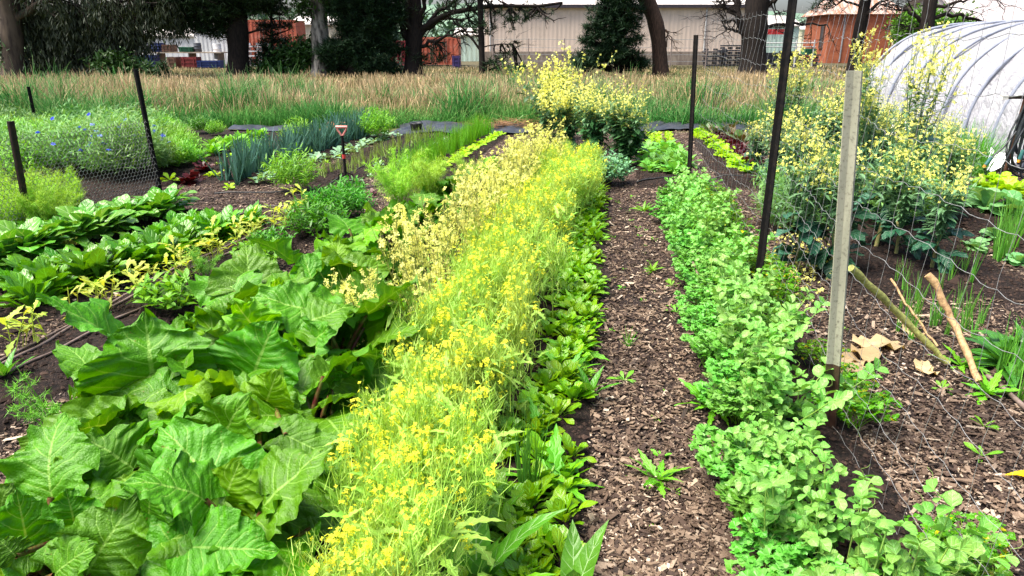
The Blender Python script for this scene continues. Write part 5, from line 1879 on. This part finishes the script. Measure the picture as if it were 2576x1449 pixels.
gable_box('white_shed', 'white vertical clad shed beside the big pine trunk', 'shed', 484, 565, 55, 5, 140, 55, whitem, roofw, .6, .3)
gable_box('white_shed', 'white shed seen between the dark trees behind the red container', 'shed', 330, 700, 68, 6, 140, 88, whitem, roofw, .8, .5)
gable_box('cream_shed', 'cream shed right of the rusty red container', 'shed', 735, 835, 62, 6, 140, 58, cream, roofw, .6, .4)
gable_box('white_shed', 'pale green white shed left of the long warehouse', 'shed', 1150, 1222, 62, 6, 150, 85, greenm, roofw, .5, .4)

redc = plain_mat('red_container_paint', (.42, .1, .055), (.34, .075, .04), .6, .35, 1.5, streak=(2, 2, .3), dirt=((.55, .3, .22), 1.4, .5))
dredc = plain_mat('dark_red_paint', (.26, .02, .03), (.2, .02, .025), .5, .4, 1.5, dirt=((.4, .3, .28), 1.2, .3))


def container(lab, u0, u1, Y, vt, mat, depth=2.4, rz=0.0):
    a, b = P(u0, vt, Y), P(u1, vt, Y)
    w, h = b[0] - a[0], a[2]
    root = thing('shipping_container', lab, 'container', (a[0], Y, 0), rz)
    mb = MB()
    for p, q in (((.05, .03), (w - .05, .03)), ((w - .03, .05), (w - .03, depth - .05)), ((w - .05, depth - .03), (.05, depth - .03)), ((.03, depth - .05), (.03, .05))):
        corr(mb, p, q, .2, h - .12, .28, .04)
    box(mb, (w / 2, depth / 2, h - .05), (w - .02, depth - .02, .06))
    link('body', mb.mesh('body', mat, False), root)
    mb = MB()
    for x in (0.05, w - .05):
        for y in (.05, depth - .05):
            box(mb, (x, y, h / 2), (.14, .14, h))
    for z in (.16, h - .06):
        for y in (.05, depth - .05):
            box(mb, (w / 2, y, z), (w - .14, .12, .12))
    link('frame', mb.mesh('frame', mat, False), root)
    mb = MB()
    for x in (w * .3, w * .36, w * .64, w * .7):
        tube(mb, [(x, -.04, .25), (x, -.04, h - .15)], .025, 6)
    link('lock_rod', mb.mesh('lock_rod', plain_mat('rod', (.25, .18, .15), None, .6)), root)
    return root, w, h


container('rusty red shipping container behind the sapling and the big pine trunk', 612, 742, 54, 50, redc)
container('rusty red shipping container behind the many limbed pine', 1052, 1152, 50, 93, redc)
container('dark red shipping container half hidden left of the many limbed pine', 978, 1020, 49, 102, dredc)
tarp = plain_mat('blue_tarp', (.2, .42, .6), (.3, .5, .66), .5)


def yard(name, lab, cat, u, vt, Y, w, dep, mat, kind='crate', z=0.0, group=None):
    c = P(u, vt, Y)
    h = c[2] - z
    o = (c[0], Y, z)
    mb = MB()
    if kind == 'drum':
        r = w / 2
        lathe(mb, [(0, .01), (r * .95, 0), (r, .03), (r, h * .33), (r * 1.04, h * .35), (r, h * .37), (r, h * .65), (r * 1.04, h * .67), (r, h * .69), (r, h - .03), (r * 1.02, h), (r * .9, h), (r * .88, h - .03), (0, h - .03)], 18)
        return tag(link(name, mb.mesh(name, mat), None, o), lab, cat, group)
    root = thing(name, lab, cat, o, 0, group)
    if kind == 'crate':
        for x in (-w / 2, w / 2):
            box(mb, (x, 0, h / 2), (.05, dep, h))
        for y in (-dep / 2 + .03, dep / 2 - .03):
            box(mb, (0, y, h / 2), (w - .055, .05, h * .96))
        box(mb, (0, 0, .05), (w - .06, dep - .12, .05))
        link('body', mb.mesh('body', mat, False), root)
        mb = MB()
        for k in (.18, .5, .82):
            box(mb, (0, -dep / 2 - .012, h * k), (w + .06, .03, h * .08))
        for x in (-w * .35, w * .35):
            box(mb, (x, -dep / 2 - .03, h / 2), (.06, .03, h))
        link('rib', mb.mesh('rib', mat, False), root)
    elif kind == 'stack':
        n = max(2, int(h / .14))
        for i in range(n):
            g = rnd.uniform(-.1, .1)
            if i % 2:
                for x in (-w * .4, 0, w * .4):
                    box(mb, (x, 0, (i + .5) * h / n), (.1, dep, h / n * .98))
            else:
                box(mb, (g, 0, (i + .5) * h / n), (w, dep, h / n * .55))
        link('boards', mb.mesh('boards', mat, False), root)
    return root


def pm(n, c):
    return plain_mat(n, c, [x * .7 for x in c], .55, .4, 3)


blue, green_, grey_, black_, whiteb, redb, tan_ = pm('blue_plastic', (.012, .03, .14)), pm('green_plastic', (.02, .13, .06)), pm('grey_plastic', (.06, .065, .08)), pm('black_crate', (.02, .022, .03)), pm('white_plastic', (.7, .7, .72)), pm('red_plastic_bin', (.2, .025, .025)), pm('brown_card', (.16, .08, .05))
YD = [('drum', 'blue_drum', 'dark blue drum on the left yard table', 'drum', 397, 108, 48, .85, blue, .95), ('drum', 'grey_drum', 'dark grey drum left of the blue drum', 'drum', 374, 107, 48.4, .55, grey_, .95), ('crate', 'white_crate', 'white crate standing up beside the grey drum', 'crate', 348, 103, 48.2, .35, whiteb, .95),
      ('crate', 'green_crate', 'green crate on the ground at the left of the yard', 'crate', 345, 140, 47, 1.3, green_, 0), ('crate', 'blue_crate', 'blue crate below the blue drum', 'crate', 378, 138, 47, .75, blue, 0), ('crate', 'red_crate', 'brown red box right of the blue drum', 'box', 425, 112, 48, .6, tan_, .95),
      ('crate', 'green_crate', 'green crate with a white band on the yard table', 'crate', 472, 118, 48, .75, green_, .95), ('drum', 'grey_drum', 'tall dark grey drum right of the green crate', 'drum', 496, 108, 48, .45, grey_, .95), ('crate', 'red_crate', 'dark red crate under the yard table', 'crate', 480, 143, 47, .9, redb, 0),
      ('drum', 'white_drum', 'white drum beside the white shed wall', 'drum', 545, 110, 48.5, .5, whiteb, .5), ('crate', 'blue_crate', 'low bright blue crate near the pine trunk', 'crate', 530, 152, 47, 1.4, blue, 0), ('crate', 'card_box', 'brown box on the ground in the middle of the yard', 'box', 437, 143, 47, .5, tan_, 0),
      ('stack', 'board_stack', 'stack of white boards in front of the red container', 'boards', 650, 108, 50, 1.8, whiteb, 0), ('stack', 'board_stack', 'stack of dark boards beside the pine sapling', 'boards', 700, 118, 50, 1.7, grey_, 0),
      ('crate', 'purple_crate', 'dark purple crate at the corner of the rusty container', 'crate', 1148, 140, 48, .45, pm('purple', (.06, .04, .16)), 0),
      ('stack', 'scrap_stack', 'heap of black pallets against the warehouse', 'pallets', 1800, 122, 50, 1.5, black_, 0), ('stack', 'scrap_stack', 'second heap of black pallets beside the bare black tree', 'pallets', 1838, 112, 50.5, 1.3, black_, 0),
      ('crate', 'black_crate', 'black crate right of the bare black tree', 'crate', 1945, 132, 50, 1.5, black_, 0), ('crate', 'black_crate', 'black crate behind the leaning fence stake', 'crate', 1985, 128, 51, 1.0, black_, 0), ('stack', 'rack_stack', 'low dark rack of boards before the brick building', 'boards', 2030, 135, 50, 1.5, black_, 0),
      ('crate', 'green_crate', 'bright green crate at the left of the brick building', 'crate', 2035, 122, 52, .7, green_, .7)]
for kind, nm, lab, cat, u, vt, Y, w, mat, z in YD:
    yard(nm, lab, cat, u, vt, Y, w, .8, mat, kind, z)
tb = P(440, 130, 48)
tbl = thing('yard_table', 'long low table of planks holding drums and crates in the yard', 'table', (tb[0], 48.2, 0))
mb = MB()
box(mb, (0, 0, .91), (6.2, 1.3, .07))
link('table_top', mb.mesh('table_top', pm('plank', (.4, .33, .25)), False), tbl)
for x in (-2.8, -1, 1, 2.8):
    mb = MB()
    box(mb, (x, 0, .435), (.1, 1.0, .87))
    link('leg', mb.mesh('leg', pm('plank_leg', (.2, .15, .1)), False), tbl)
# wire boundary fence before the warehouse
bf = thing('boundary_fence', 'thin wire boundary fence on slim posts before the beige warehouse', 'fence', P(1560, 160, 47) * np.array((1, 1, 0)))
B0 = np.array(bf.location)
tops = [P(u, 100, 47) for u in (1240, 1330, 1420, 1507, 1600, 1690, 1780)]
for q in tops:
    mb = MB()
    tube(mb, [np.array((q[0], 47, 0)) - B0, np.array((q[0], 47, 1.75)) - B0], .035, 6)
    link('post', mb.mesh('post', pm('fence_post', (.25, .2, .18)), True), bf)
mb = MB()
for z in (.4, .8, 1.2, 1.7):
    tube(mb, [np.array((q[0], 47, z + .02 * math.sin(q[0]))) - B0 for q in tops], .012, 4)
link('wire', mb.mesh('wire', wire), bf)
rack = thing('pipe_rack', 'pale metal rack with crossbars standing right of the bare black tree', 'rack', P(1965, 160, 49) * np.array((1, 1, 0)))
r0 = np.array(rack.location)
mb = MB()
for u in (1925, 1985, 2005, 2050):
    q = P(u, 100, 49)
    tube(mb, [np.array((q[0], 49, 0)) - r0, q - r0], .05, 6)
for v in (108, 118):
    tube(mb, [P(1922, v, 49) - r0, P(2052, v, 49) - r0], .04, 6)
link('frame', mb.mesh('frame', pm('pale_metal', (.5, .5, .5))), rack)
sg_ = P(1950, 80, 76)
tag(link('red_sign', None or (lambda: (lambda m: (box(m, (0, 0, 0), (2.2, .06, .5)), m.mesh('red_sign', pm('sign_red', (.5, .03, .03)), False))[1])(MB()))(), None, sg_), 'red sign board on the pale green shed', 'sign')

# ================================================================ trees
bark_dark = plain_mat('dark_bark', (.022, .016, .013), (.008, .006, .006), .9, .2, 6, bump=.6, streak=(4, 4, .6))  # near-black bark puts the trees' silhouette into the colour
bark_brown = plain_mat('brown_bark', (.06, .035, .025), (.02, .013, .01), .9, .2, 6, bump=.6, streak=(4, 4, .6))
bark_pale = plain_mat('pale_bark', (.1, .075, .055), (.04, .03, .025), .85, .2, 2.2, bump=.3, streak=(2, 2, .4))
bark_white = plain_mat('white_bark', (.3, .28, .25), (.02, .017, .017), .85, .2, 2.2, bump=.3, streak=(2.5, 2.5, .5))
L_pine = leaf_mat('pine_needle', (.005, .018, .007), (.022, .055, .018), .1, rough=.6, spec=.2)  # near-black needles paint the silhouette; the lighter end imitates lit clusters
L_con = leaf_mat('conifer_needle', (.005, .02, .01), (.02, .055, .022), .1, rough=.6, spec=.2)
L_weep = leaf_mat('weeping_leaf', (.012, .026, .01), (.03, .045, .018), .15, rough=.5, spec=.3)
L_green = leaf_mat('fresh_tree_leaf', (.05, .15, .012), (.1, .23, .02), .35, rough=.5)
L_brown = leaf_mat('brown_tree_leaf', (.2, .13, .07), (.26, .18, .1), .25, rough=.6)
L_shrub = leaf_mat('shrub_leaf', (.012, .045, .008), (.03, .085, .012), .2, rough=.5)


def smooth_path(p, n=14):
    p = np.asarray(p, float)
    t = np.linspace(0, len(p) - 1, n)
    q = np.stack([np.interp(t, range(len(p)), p[:, j]) for j in range(3)], 1)
    for _ in range(2):
        q[1:-1] = (q[:-2] + 2 * q[1:-1] + q[2:]) / 4
    return q


def clump(mb, kind, c, r, g, n):
    if kind == 'needle':
        d = g.normal(size=(n, 3))
        d /= np.linalg.norm(d, axis=1)[:, None]
        d[:, 2] = d[:, 2] * .6 + .1
        b = c + d * r * .15
        v, f, uv = ribbons(b, c + d * r * g.uniform(.6, 1.1, n)[:, None], np.full(n, .05), g.normal(0, .03, (n, 3)), levels=2, rng=g)
    elif kind == 'weep':
        b = c + g.normal(size=(n, 3)) * np.array((r * .3, r * .3, 0))
        b[:, 2] = c[2] - r * 2.2 * g.random(n)
        L = g.uniform(.15, .3, n)
        tip = b + np.stack([g.normal(0, .08, n), g.normal(0, .08, n), -L], 1)
        v, f, uv = ribbons(b, tip, np.full(n, .055), np.zeros((n, 3)), mid_w=np.array((.3, 1, .1)), levels=3, rng=g)
    else:
        b = c + g.normal(size=(n, 3)) * r * .42
        d = g.normal(size=(n, 3)) * .11
        v, f, uv = ribbons(b, b + d, np.full(n, .11), np.zeros((n, 3)), mid_w=np.array((.3, 1, .15)), levels=3, rng=g)
    mb.add(v, f, uv)


def twigs(mb, path, g, depth=2, r=.05, L=1.5):
    for i in range(5):
        k = g.uniform(.25, 1)
        b = at(path, k)
        d = unit(g.normal(size=3) * np.array((1, .5, .6)) + unit(path[-1] - path[0]) * .9 + np.array((0, 0, -.1)))
        l = L * g.uniform(.4, 1)
        p = b + np.cumsum(np.concatenate([[np.zeros(3)], (d + g.normal(0, .28, (4, 3))) * l / 4]), axis=0)
        tube(mb, p, np.linspace(r, r * .3, 5), 5)
        if depth > 1:
            twigs(mb, p, g, depth - 1, r * .5, L * .55)


def tree(name, lab, Y, trunk, r0, r1, bark, crowns=(), kind='needle', mat=None, limbs=(), bare=False, seed=0, cr=.5, cn=26, depth=1.0, group=None, twig_only=False):
    """trunk and limbs: polylines of picture points standing at distance Y; crowns: (u, v, ru, rv, clumps)"""
    g = np.random.default_rng(900 + seed)
    bu, bv = trunk[0]
    base = P(bu, bv, Y)
    base[2] = 0
    o = base.copy()
    root = thing(name, lab, 'tree', base)
    px = Y / FOC * 1.06
    mb = MB()
    pts = [P(u, v, Y + (i * .1)) for i, (u, v) in enumerate(trunk)]
    pts[0][2] = -.1
    tp = smooth_path(pts)
    rr = np.linspace(r0, r1, len(tp)) * (1 + .05 * np.sin(np.arange(len(tp)) * 1.7))
    rr[0] *= 1.3
    tube(mb, tp - o, rr, 12)
    link('trunk', mb.mesh('trunk', bark), root)
    lp = []
    mb = MB()
    have = False
    for li_, lm in enumerate(limbs):
        rs = lm[-1] if not isinstance(lm[-1], tuple) else r1 * .5
        pl = [q for q in lm if isinstance(q, tuple)]
        ydir = g.uniform(-1.2, 1.2)
        q = smooth_path([P(u, v, Y + .1 + ydir * i / len(pl)) for i, (u, v) in enumerate(pl)], 9)
        q[1:] += g.normal(0, .05, q[1:].shape)
        tube(mb, q - o, np.linspace(rs, rs * .4, 9), 7)
        lp.append(q)
        have = True
        twigs(mb, q - o, g, 3 if bare else 2, rs * .35, 1.6 if bare else 1.2)
    fol = MB()
    nf = 0
    for (u, v, ru, rv, n) in crowns:
        cc = P(u, v, Y)
        for i in range(n):
            d = g.normal(size=3)
            d = d / np.linalg.norm(d) * g.random() ** .4
            c = cc + d * np.array((ru * px, ru * px * .7 * depth, rv * px))
            c[2] = max(c[2], .15)
            clump(fol, kind, c - o, cr * g.uniform(.7, 1.3), g, cn)
            nf += 1
            if i % 3 == 0:
                allp = np.concatenate([tp] + lp)
                j = np.argmin(np.linalg.norm(allp - c, axis=1) + np.abs(allp[:, 2] - c[2] + .3) * .3)
                s = allp[j]
                mid = (s + c) / 2 + g.normal(0, .15, 3)
                tube(mb, smooth_path([s, mid, c], 5) - o, np.linspace(.05, .015, 5), 4)
                have = True
    if have:
        link('limbs', mb.mesh('limbs', bark), root)
    if nf:
        link('crown', fol.mesh('crown', mat, False), root)
    return root


tree('gum_tree', 'big pale barked gum trunk at the left edge', 34, [(32, 178), (30, 90), (22, 0), (14, -140)], .48, .36, bark_pale, [(0, 120, 25, 45, 26), (40, -60, 150, 40, 60)], 'leaf', L_shrub, [((30, 60), (80, 20), (150, -20), (230, -60), .2)], seed=1)
tree('weeping_tree', 'dark weeping tree whose foliage hangs to the grass at the left', 35, [(135, 182), (140, 90), (150, 0), (150, -120)], .2, .12, bark_dark,
     [(95, 55, 50, 60, 90), (180, 60, 70, 70, 150), (260, 65, 60, 75, 150), (150, 125, 90, 45, 130), (330, 40, 45, 45, 90), (270, 150, 70, 28, 110), (120, 165, 100, 24, 120), (220, 172, 100, 18, 110), (215, -20, 160, 40, 120), (400, 10, 50, 25, 60), (60, 20, 40, 40, 30)], 'weep', L_weep,
     [((140, 120), (190, 60), (220, -20), .1), ((138, 140), (100, 70), (80, 0), .1), ((145, 100), (240, 50), (320, 0), .1)], seed=2, cr=.55, cn=30)
tree('pine_tree', 'big dark pine with a thick straight trunk in front of the white shed', 36, [(600, 192), (599, 100), (597, 0), (595, -160)], .52, .42, bark_dark,
     [(440, 15, 90, 30, 170), (540, 28, 85, 30, 170), (650, 10, 60, 22, 80), (500, -20, 200, 30, 160), (520, 50, 60, 28, 110), (420, 45, 45, 30, 90), (375, 20, 50, 25, 80), (470, 75, 40, 16, 36), (330, 90, 26, 24, 30), (560, 20, 60, 30, 90), (640, 10, 50, 22, 40), (600, -60, 160, 40, 160), (555, 85, 30, 15, 22)], 'needle', L_pine, [((598, 60), (540, 40), (450, 45), .1), ((598, 90), (660, 75), (720, 68), .06), ((597, 20), (520, 0), (420, -10), .14), ((597, 20), (660, 0), (720, -10), .1)], seed=3, cn=34)
tree('pine_sapling', 'slim dark pine sapling in front of the rusty container', 37, [(684, 182), (684, 100), (682, 20), (680, -60)], .09, .05, bark_dark, [(690, 20, 36, 18, 40), (672, 70, 30, 18, 36), (690, 120, 44, 28, 90), (668, 150, 36, 22, 60), (720, 60, 18, 15, 12)], 'needle', L_pine, seed=4, cr=.4, cn=26)
tree('white_barked_gum', 'white barked gum trunk between the red container and the dense conifers', 36, [(806, 178), (805, 90), (802, 20), (798, -120)], .44, .36, bark_white, [(790, -40, 110, 34, 120), (765, 15, 22, 20, 24), (850, 8, 40, 24, 60)], 'leaf', L_shrub, [((802, 20), (830, -20), (860, -60), .12)], seed=5)
tree('dense_conifer', 'dense black green conifer left of the many limbed pine', 35.5, [(890, 190), (890, 90), (888, 0), (886, -140)], .3, .2, bark_dark,
     [(870, 40, 45, 50, 150), (930, 50, 55, 50, 180), (960, 10, 50, 30, 90), (900, 110, 55, 35, 150), (840, 140, 45, 32, 120), (930, 155, 60, 30, 150), (975, 95, 30, 40, 90), (985, 40, 30, 40, 60), (890, -50, 110, 40, 140)], 'needle', L_con, seed=6, cn=34)
tree('dark_shrub_tree', 'dark shrubby young tree under the white barked gum', 36.5, [(760, 188), (760, 150), (758, 110)], .1, .05, bark_dark, [(760, 140, 50, 34, 110), (700, 172, 60, 18, 70), (800, 150, 30, 34, 60), (860, 172, 60, 18, 70), (960, 172, 60, 16, 60)], 'leaf', L_shrub, seed=7, cr=.5, cn=36)
tree('limbed_pine', 'dark pine with many fanning limbs and one long branch reaching right', 36, [(1040, 197), (1040, 120), (1045, 60), (1040, -20), (1035, -140)], .46, .26, bark_dark,
     [(1170, 20, 70, 22, 40), (1270, 45, 70, 28, 52), (1200, 75, 45, 22, 30), (1345, 32, 45, 24, 36), (960, 60, 40, 40, 50), (1000, 125, 40, 28, 44), (1070, 150, 40, 14, 30), (1100, -20, 150, 30, 90), (1105, 125, 28, 20, 22), (1010, 30, 40, 30, 34)], 'needle', L_pine,
     [((1035, 120), (1005, 50), (985, -50), .2), ((1040, 110), (1018, 20), (1008, -70), .16), ((1048, 100), (1090, 40), (1160, -10), .16), ((1056, 75), (1120, 28), (1240, 22), (1420, 6), .15), ((1050, 90), (1064, 20), (1072, -60), .15), ((1055, 118), (1110, 95), (1160, 78), .1), ((1040, 130), (985, 110), (940, 130), .1), ((1052, 90), (1100, 50), (1180, 45), .1)], seed=8, cr=.34, cn=20)
tree('slim_pine', 'slim straight dark trunk left of the long warehouse', 35, [(1214, 203), (1211, 110), (1208, 0), (1204, -130)], .15, .12, bark_dark, [(1290, 115, 22, 10, 8), (1270, 140, 26, 16, 16), (1250, 165, 40, 16, 26), (1300, 175, 30, 12, 16), (1205, 60, 22, 40, 12), (1208, -50, 60, 30, 40)], 'needle', L_pine, [((1211, 130), (1170, 70), (1140, 62), .06), ((1212, 120), (1280, 105), (1315, 105), .03)], seed=9, cr=.35, cn=20)
tree('blue_conifer', 'dense dark conifer with drooping skirts against the warehouse', 36, [(1555, 180), (1555, 100), (1558, 0), (1560, -120)], .2, .12, bark_dark,
     [(1560, -10, 55, 22, 110), (1550, 25, 65, 22, 130), (1545, 62, 70, 22, 150), (1540, 100, 75, 22, 150), (1530, 138, 85, 20, 170), (1475, 158, 40, 12, 50), (1600, 160, 45, 14, 60), (1480, 110, 22, 10, 16), (1490, 72, 20, 8, 12), (1575, -60, 40, 30, 70)], 'needle', L_con, seed=10, cr=.42, cn=32)
tree('leaning_gum', 'brown leaning trunk with a broken stub right of the dense conifer', 36.5, [(1664, 172), (1657, 90), (1644, 35), (1612, -30), (1580, -120)], .36, .4, bark_brown, [], 'leaf', L_shrub, [((1662, 80), (1676, 76), (1680, 92), (1677, 112), .07)], seed=11)
tree('bare_black_tree', 'thick black bare branched tree in front of the warehouse corner', 37, [(1893, 182), (1896, 100), (1902, 40), (1908, -30), (1912, -130)], .66, .5, bark_dark, [(1990, -60, 50, 14, 16)], 'needle', L_pine,
     [((1886, 110), (1864, 68), (1856, 15), (1850, -50), .24), ((1872, 90), (1840, 74), (1822, 66), .09), ((1865, 45), (1838, 28), (1815, 12), .08), ((1925, 70), (1970, 58), (2030, 56), (2078, 66), .09), ((1925, 20), (1950, 0), (1975, -20), .12)], bare=True, seed=12)
tree('leaning_black_tree', 'slim black leaning trunk in front of the brick building', 34, [(2146, 175), (2158, 105), (2172, 30), (2184, -40), (2196, -130)], .3, .2, bark_dark, [(2065, 15, 24, 14, 16), (2110, -20, 60, 20, 30), (2190, -50, 60, 20, 30)], 'needle', L_pine, [((2170, 40), (2215, 0), (2260, -30), .09), ((2172, 20), (2120, -5), (2060, 10), .06)], bare=True, seed=13, cr=.35, cn=20)
tree('black_branchy_tree', 'black bare branched tree rising from the green tree by the polytunnel', 33, [(2322, 170), (2330, 70), (2342, 0), (2352, -110)], .32, .24, bark_dark, [], 'needle', L_pine, [((2330, 60), (2290, 30), (2240, 10), .1), ((2335, 50), (2390, 32), (2450, 45), (2490, 66), .1), ((2338, 20), (2420, 0), (2480, -10), .08), ((2325, 80), (2290, 70), (2260, 60), .06)], bare=True, seed=14)
tree('green_tree', 'round fresh green tree left of the white polytunnel top', 40, [(2340, 160), (2340, 110), (2345, 60)], .15, .08, bark_dark, [(2285, 72, 32, 28, 60), (2340, 60, 45, 32, 70), (2400, 72, 32, 30, 60), (2300, 100, 50, 18, 50), (2425, 90, 22, 16, 24)], 'leaf', L_green, seed=15, cr=.5, cn=40)
tree('brown_tree', 'brown sparse tree at the upper right corner', 62, [(2540, 110), (2540, 50), (2542, 0)], .2, .12, bark_brown, [(2535, 20, 38, 26, 70)], 'leaf', L_brown, seed=16, cr=.6, cn=30)
tree('low_conifer', 'low dark conifer bush at the foot of the dense conifer skirts', 35, [(1470, 180), (1470, 165)], .08, .05, bark_dark, [(1465, 160, 36, 14, 40)], 'needle', L_con, seed=17, cr=.35, cn=26)
tree('small_pine', 'small dark pine bush in the brown grass left of the big pine', 31, [(412, 205), (412, 178)], .06, .04, bark_dark, [(412, 188, 24, 10, 26), (410, 170, 8, 10, 8)], 'needle', L_pine, seed=18, cr=.3, cn=26)
tree('dark_shrub_tree', 'dark rounded shrub between the weeping tree and the yard', 34, [(300, 190), (300, 160)], .08, .05, bark_dark, [(290, 165, 50, 22, 70), (380, 180, 30, 14, 20)], 'leaf', L_shrub, seed=19, cr=.45, cn=36)
# far tree line and hills
hm_ = plain_mat('hazy_hill_grass', (.17, .26, .17), (.12, .19, .14), .9, .1, .02, dirt=((.05, .085, .065), .012, .9))  # pale grey green: distance haze is mixed into the hill colour
xs_ = np.linspace(-1500, 1500, 120)
ys_ = np.linspace(420, 1500, 24)
X, Y = np.meshgrid(xs_, ys_)
Z = (26 + 16 * np.sin(X * .004 + 1) + 9 * np.sin(X * .011 + 2) + 4 * np.sin(X * .03)) * sstep(420, 900, Y) - 1
mb = MB()
mb.add(np.stack([X.ravel(), Y.ravel(), Z.ravel()], 1), gridf(24, 120))
structure('hills', mb.mesh('hills', hm_))
farm = leaf_mat('far_leaf', (.04, .08, .05), (.06, .1, .065), .1)
g = np.random.default_rng(77)
mb = MB()
for i in range(420):
    x, y = g.uniform(-140, 230), g.uniform(170, 230)
    hh = g.uniform(3, 8) * (1.3 if x < 20 else .7)
    for k in range(5):
        c = np.array((x + g.normal(0, 1.6), y + g.normal(0, 1.2), g.uniform(.2, 1) * hh))
        n = 14
        b = c + g.normal(size=(n, 3)) * 1.0
        v, f, uv = ribbons(b, b + g.normal(size=(n, 3)) * 1.0, np.full(n, 1.0), np.zeros((n, 3)), mid_w=np.array((.3, 1, .2)), levels=3, rng=g)
        mb.add(v, f, uv)
stuff('distant_woods', mb.mesh('distant_woods', farm, False), 'distant woodland strip beyond the yard and sheds', 'woods')

# ================================================================ grass belt
def grass(name, lab, n, region, hgt, wid, mat, lean=.25, sag=.25, tuft=0, seed=1, prof=None):
    g = np.random.default_rng(seed)
    x, y = region(g, n)
    if tuft:
        cx_, cy_ = x[::tuft], y[::tuft]
        x = np.repeat(cx_, tuft)[:n] + g.normal(0, .2, n)
        y = np.repeat(cy_, tuft)[:n] + g.normal(0, .2, n)
        hs = np.repeat(g.uniform(.6, 1.2, len(cx_)), tuft)[:n]
    else:
        hs = np.ones(n)
    clus = .74 + .2 * np.sin(x * 3.1 + y * 1.7) * np.sin(y * 2.7 - x) + .3 * np.sin(x * .9 + 2 * np.sin(y * .7)) * np.sin(y * 1.1 + x * .3)
    h = hgt * hs * g.uniform(.5, 1.15, n) * clus * (1 - .6 * sstep(20, 31, y + 2 * np.sin(x * .5) + 1.5 * np.sin(x * 1.3)))
    b = np.stack([x, y, np.full(n, -.02)], 1)
    a = g.uniform(0, 2 * PI, n)
    th = np.abs(g.normal(0, lean, n))
    d = np.stack([np.cos(a) * np.sin(th), np.sin(a) * np.sin(th), np.cos(th)], 1)
    sg2 = np.stack([np.cos(a), np.sin(a), -.5 * np.ones(n)], 1) * (h * np.abs(g.normal(0, sag, n)))[:, None]
    v, f, uv = ribbons(b, b + d * h[:, None], wid * g.uniform(.7, 1.3, n) * (1 + .02 * y), sg2, mid_w=prof, levels=5, rng=g)
    mb = MB()
    mb.add(v, f, uv)
    return stuff(name, mb.mesh(name, mat, False), lab, 'grass')


def belt(y0, y1, wl=1.0, pw=1.0):
    def r(g, n):
        y = y0 + (y1 - y0) * g.random(n) ** pw
        return y * g.uniform(-.86, .86, n), y
    return r


def veto_tunnel(fn):
    def r(g, n):
        x, y = fn(g, n * 2)
        s = (np.stack([x, y], 1) - Lb[:2]) @ rt[:2]
        l = (np.stack([x, y], 1) - Lb[:2]) @ axd[:2]
        ok = ~((s > -.15) & (s < TW + .2) & (l < TL + .3))
        return x[ok][:n], y[ok][:n]
    return r


def run_grass(*a, **k):
    reg = a[3]
    g = np.random.default_rng(k.get('seed', 1))
    x, y = veto_tunnel(reg)(g, a[2])
    a = list(a)
    a[2] = len(x)
    a[3] = lambda gg, n: (x, y)
    return grass(*a, **k)


seedhead = np.array((.5, .55, .35, .9, .25))
run_grass('brown_grass', 'tall brown seeding grass belt behind the garden', 62000, belt(17.0, 43, pw=1.35), .82, .016, M['tallgrass'], .16, .18, seed=21, prof=seedhead)
run_grass('green_grass', 'lush green grass along the back edge of the garden', 26000, belt(14.4, 19, pw=1.4), .6, .014, M['greengrass'], .3, .35, tuft=0, seed=22)
run_grass('grass_tussocks', 'dense green tussocks edging the brown grass', 40000, belt(14.5, 20.5), 1.0, .018, M['tussock'], .36, .45, tuft=220, seed=23)
run_grass('green_patches', 'green clumps scattered through the brown grass belt', 16000, belt(19, 31), .8, .02, M['tussock'], .34, .4, tuft=260, seed=26)
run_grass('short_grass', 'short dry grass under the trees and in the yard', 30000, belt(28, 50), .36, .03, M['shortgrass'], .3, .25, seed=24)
run_grass('brown_grass_fringe', 'thin brown grass stems rising out of the green grass', 9000, belt(15.2, 19), .95, .011, M['tallgrass'], .15, .18, seed=25, prof=seedhead)

# ================================================================ light
sun_d = bpy.data.lights.new('sun', 'SUN')
sun_d.energy = 3.6
sun_d.angle = math.radians(40)
sun_d.color = (1, .95, .84)
sun = bpy.data.objects.new('sun', sun_d)
COL.objects.link(sun)
SUN_EL, SUN_AZ = math.radians(64), math.radians(-105)       # azimuth from +Y towards +X
sv = Vector((math.cos(SUN_EL) * math.sin(SUN_AZ), math.cos(SUN_EL) * math.cos(SUN_AZ), math.sin(SUN_EL)))
sun.rotation_euler = sv.to_track_quat('Z', 'Y').to_euler()
sun.location = sv * 50
W = bpy.data.worlds.new('World')
SC.world = W
W.use_nodes = True
wn_ = W.node_tree
bg = [n for n in wn_.nodes if n.type == 'BACKGROUND'][0]
sky = wn_.nodes.new('ShaderNodeTexSky')
sky.sky_type = 'NISHITA'
sky.sun_disc = False
sky.sun_elevation = SUN_EL
sky.sun_rotation = SUN_AZ
sky.air_density = .8
sky.dust_density = 4
sky.ozone_density = .6
wn_.links.new(sky.outputs[0], bg.inputs[0])
bg.inputs[1].default_value = .115
SC.view_settings.view_transform = 'Standard'
SC.view_settings.look = 'None'
SC.view_settings.exposure = 1.4
SC.view_settings.gamma = 1
SC.cycles.max_bounces = 8
SC.cycles.transmission_bounces = 6
SC.cycles.transparent_max_bounces = 6
SC.cycles.use_denoising = True
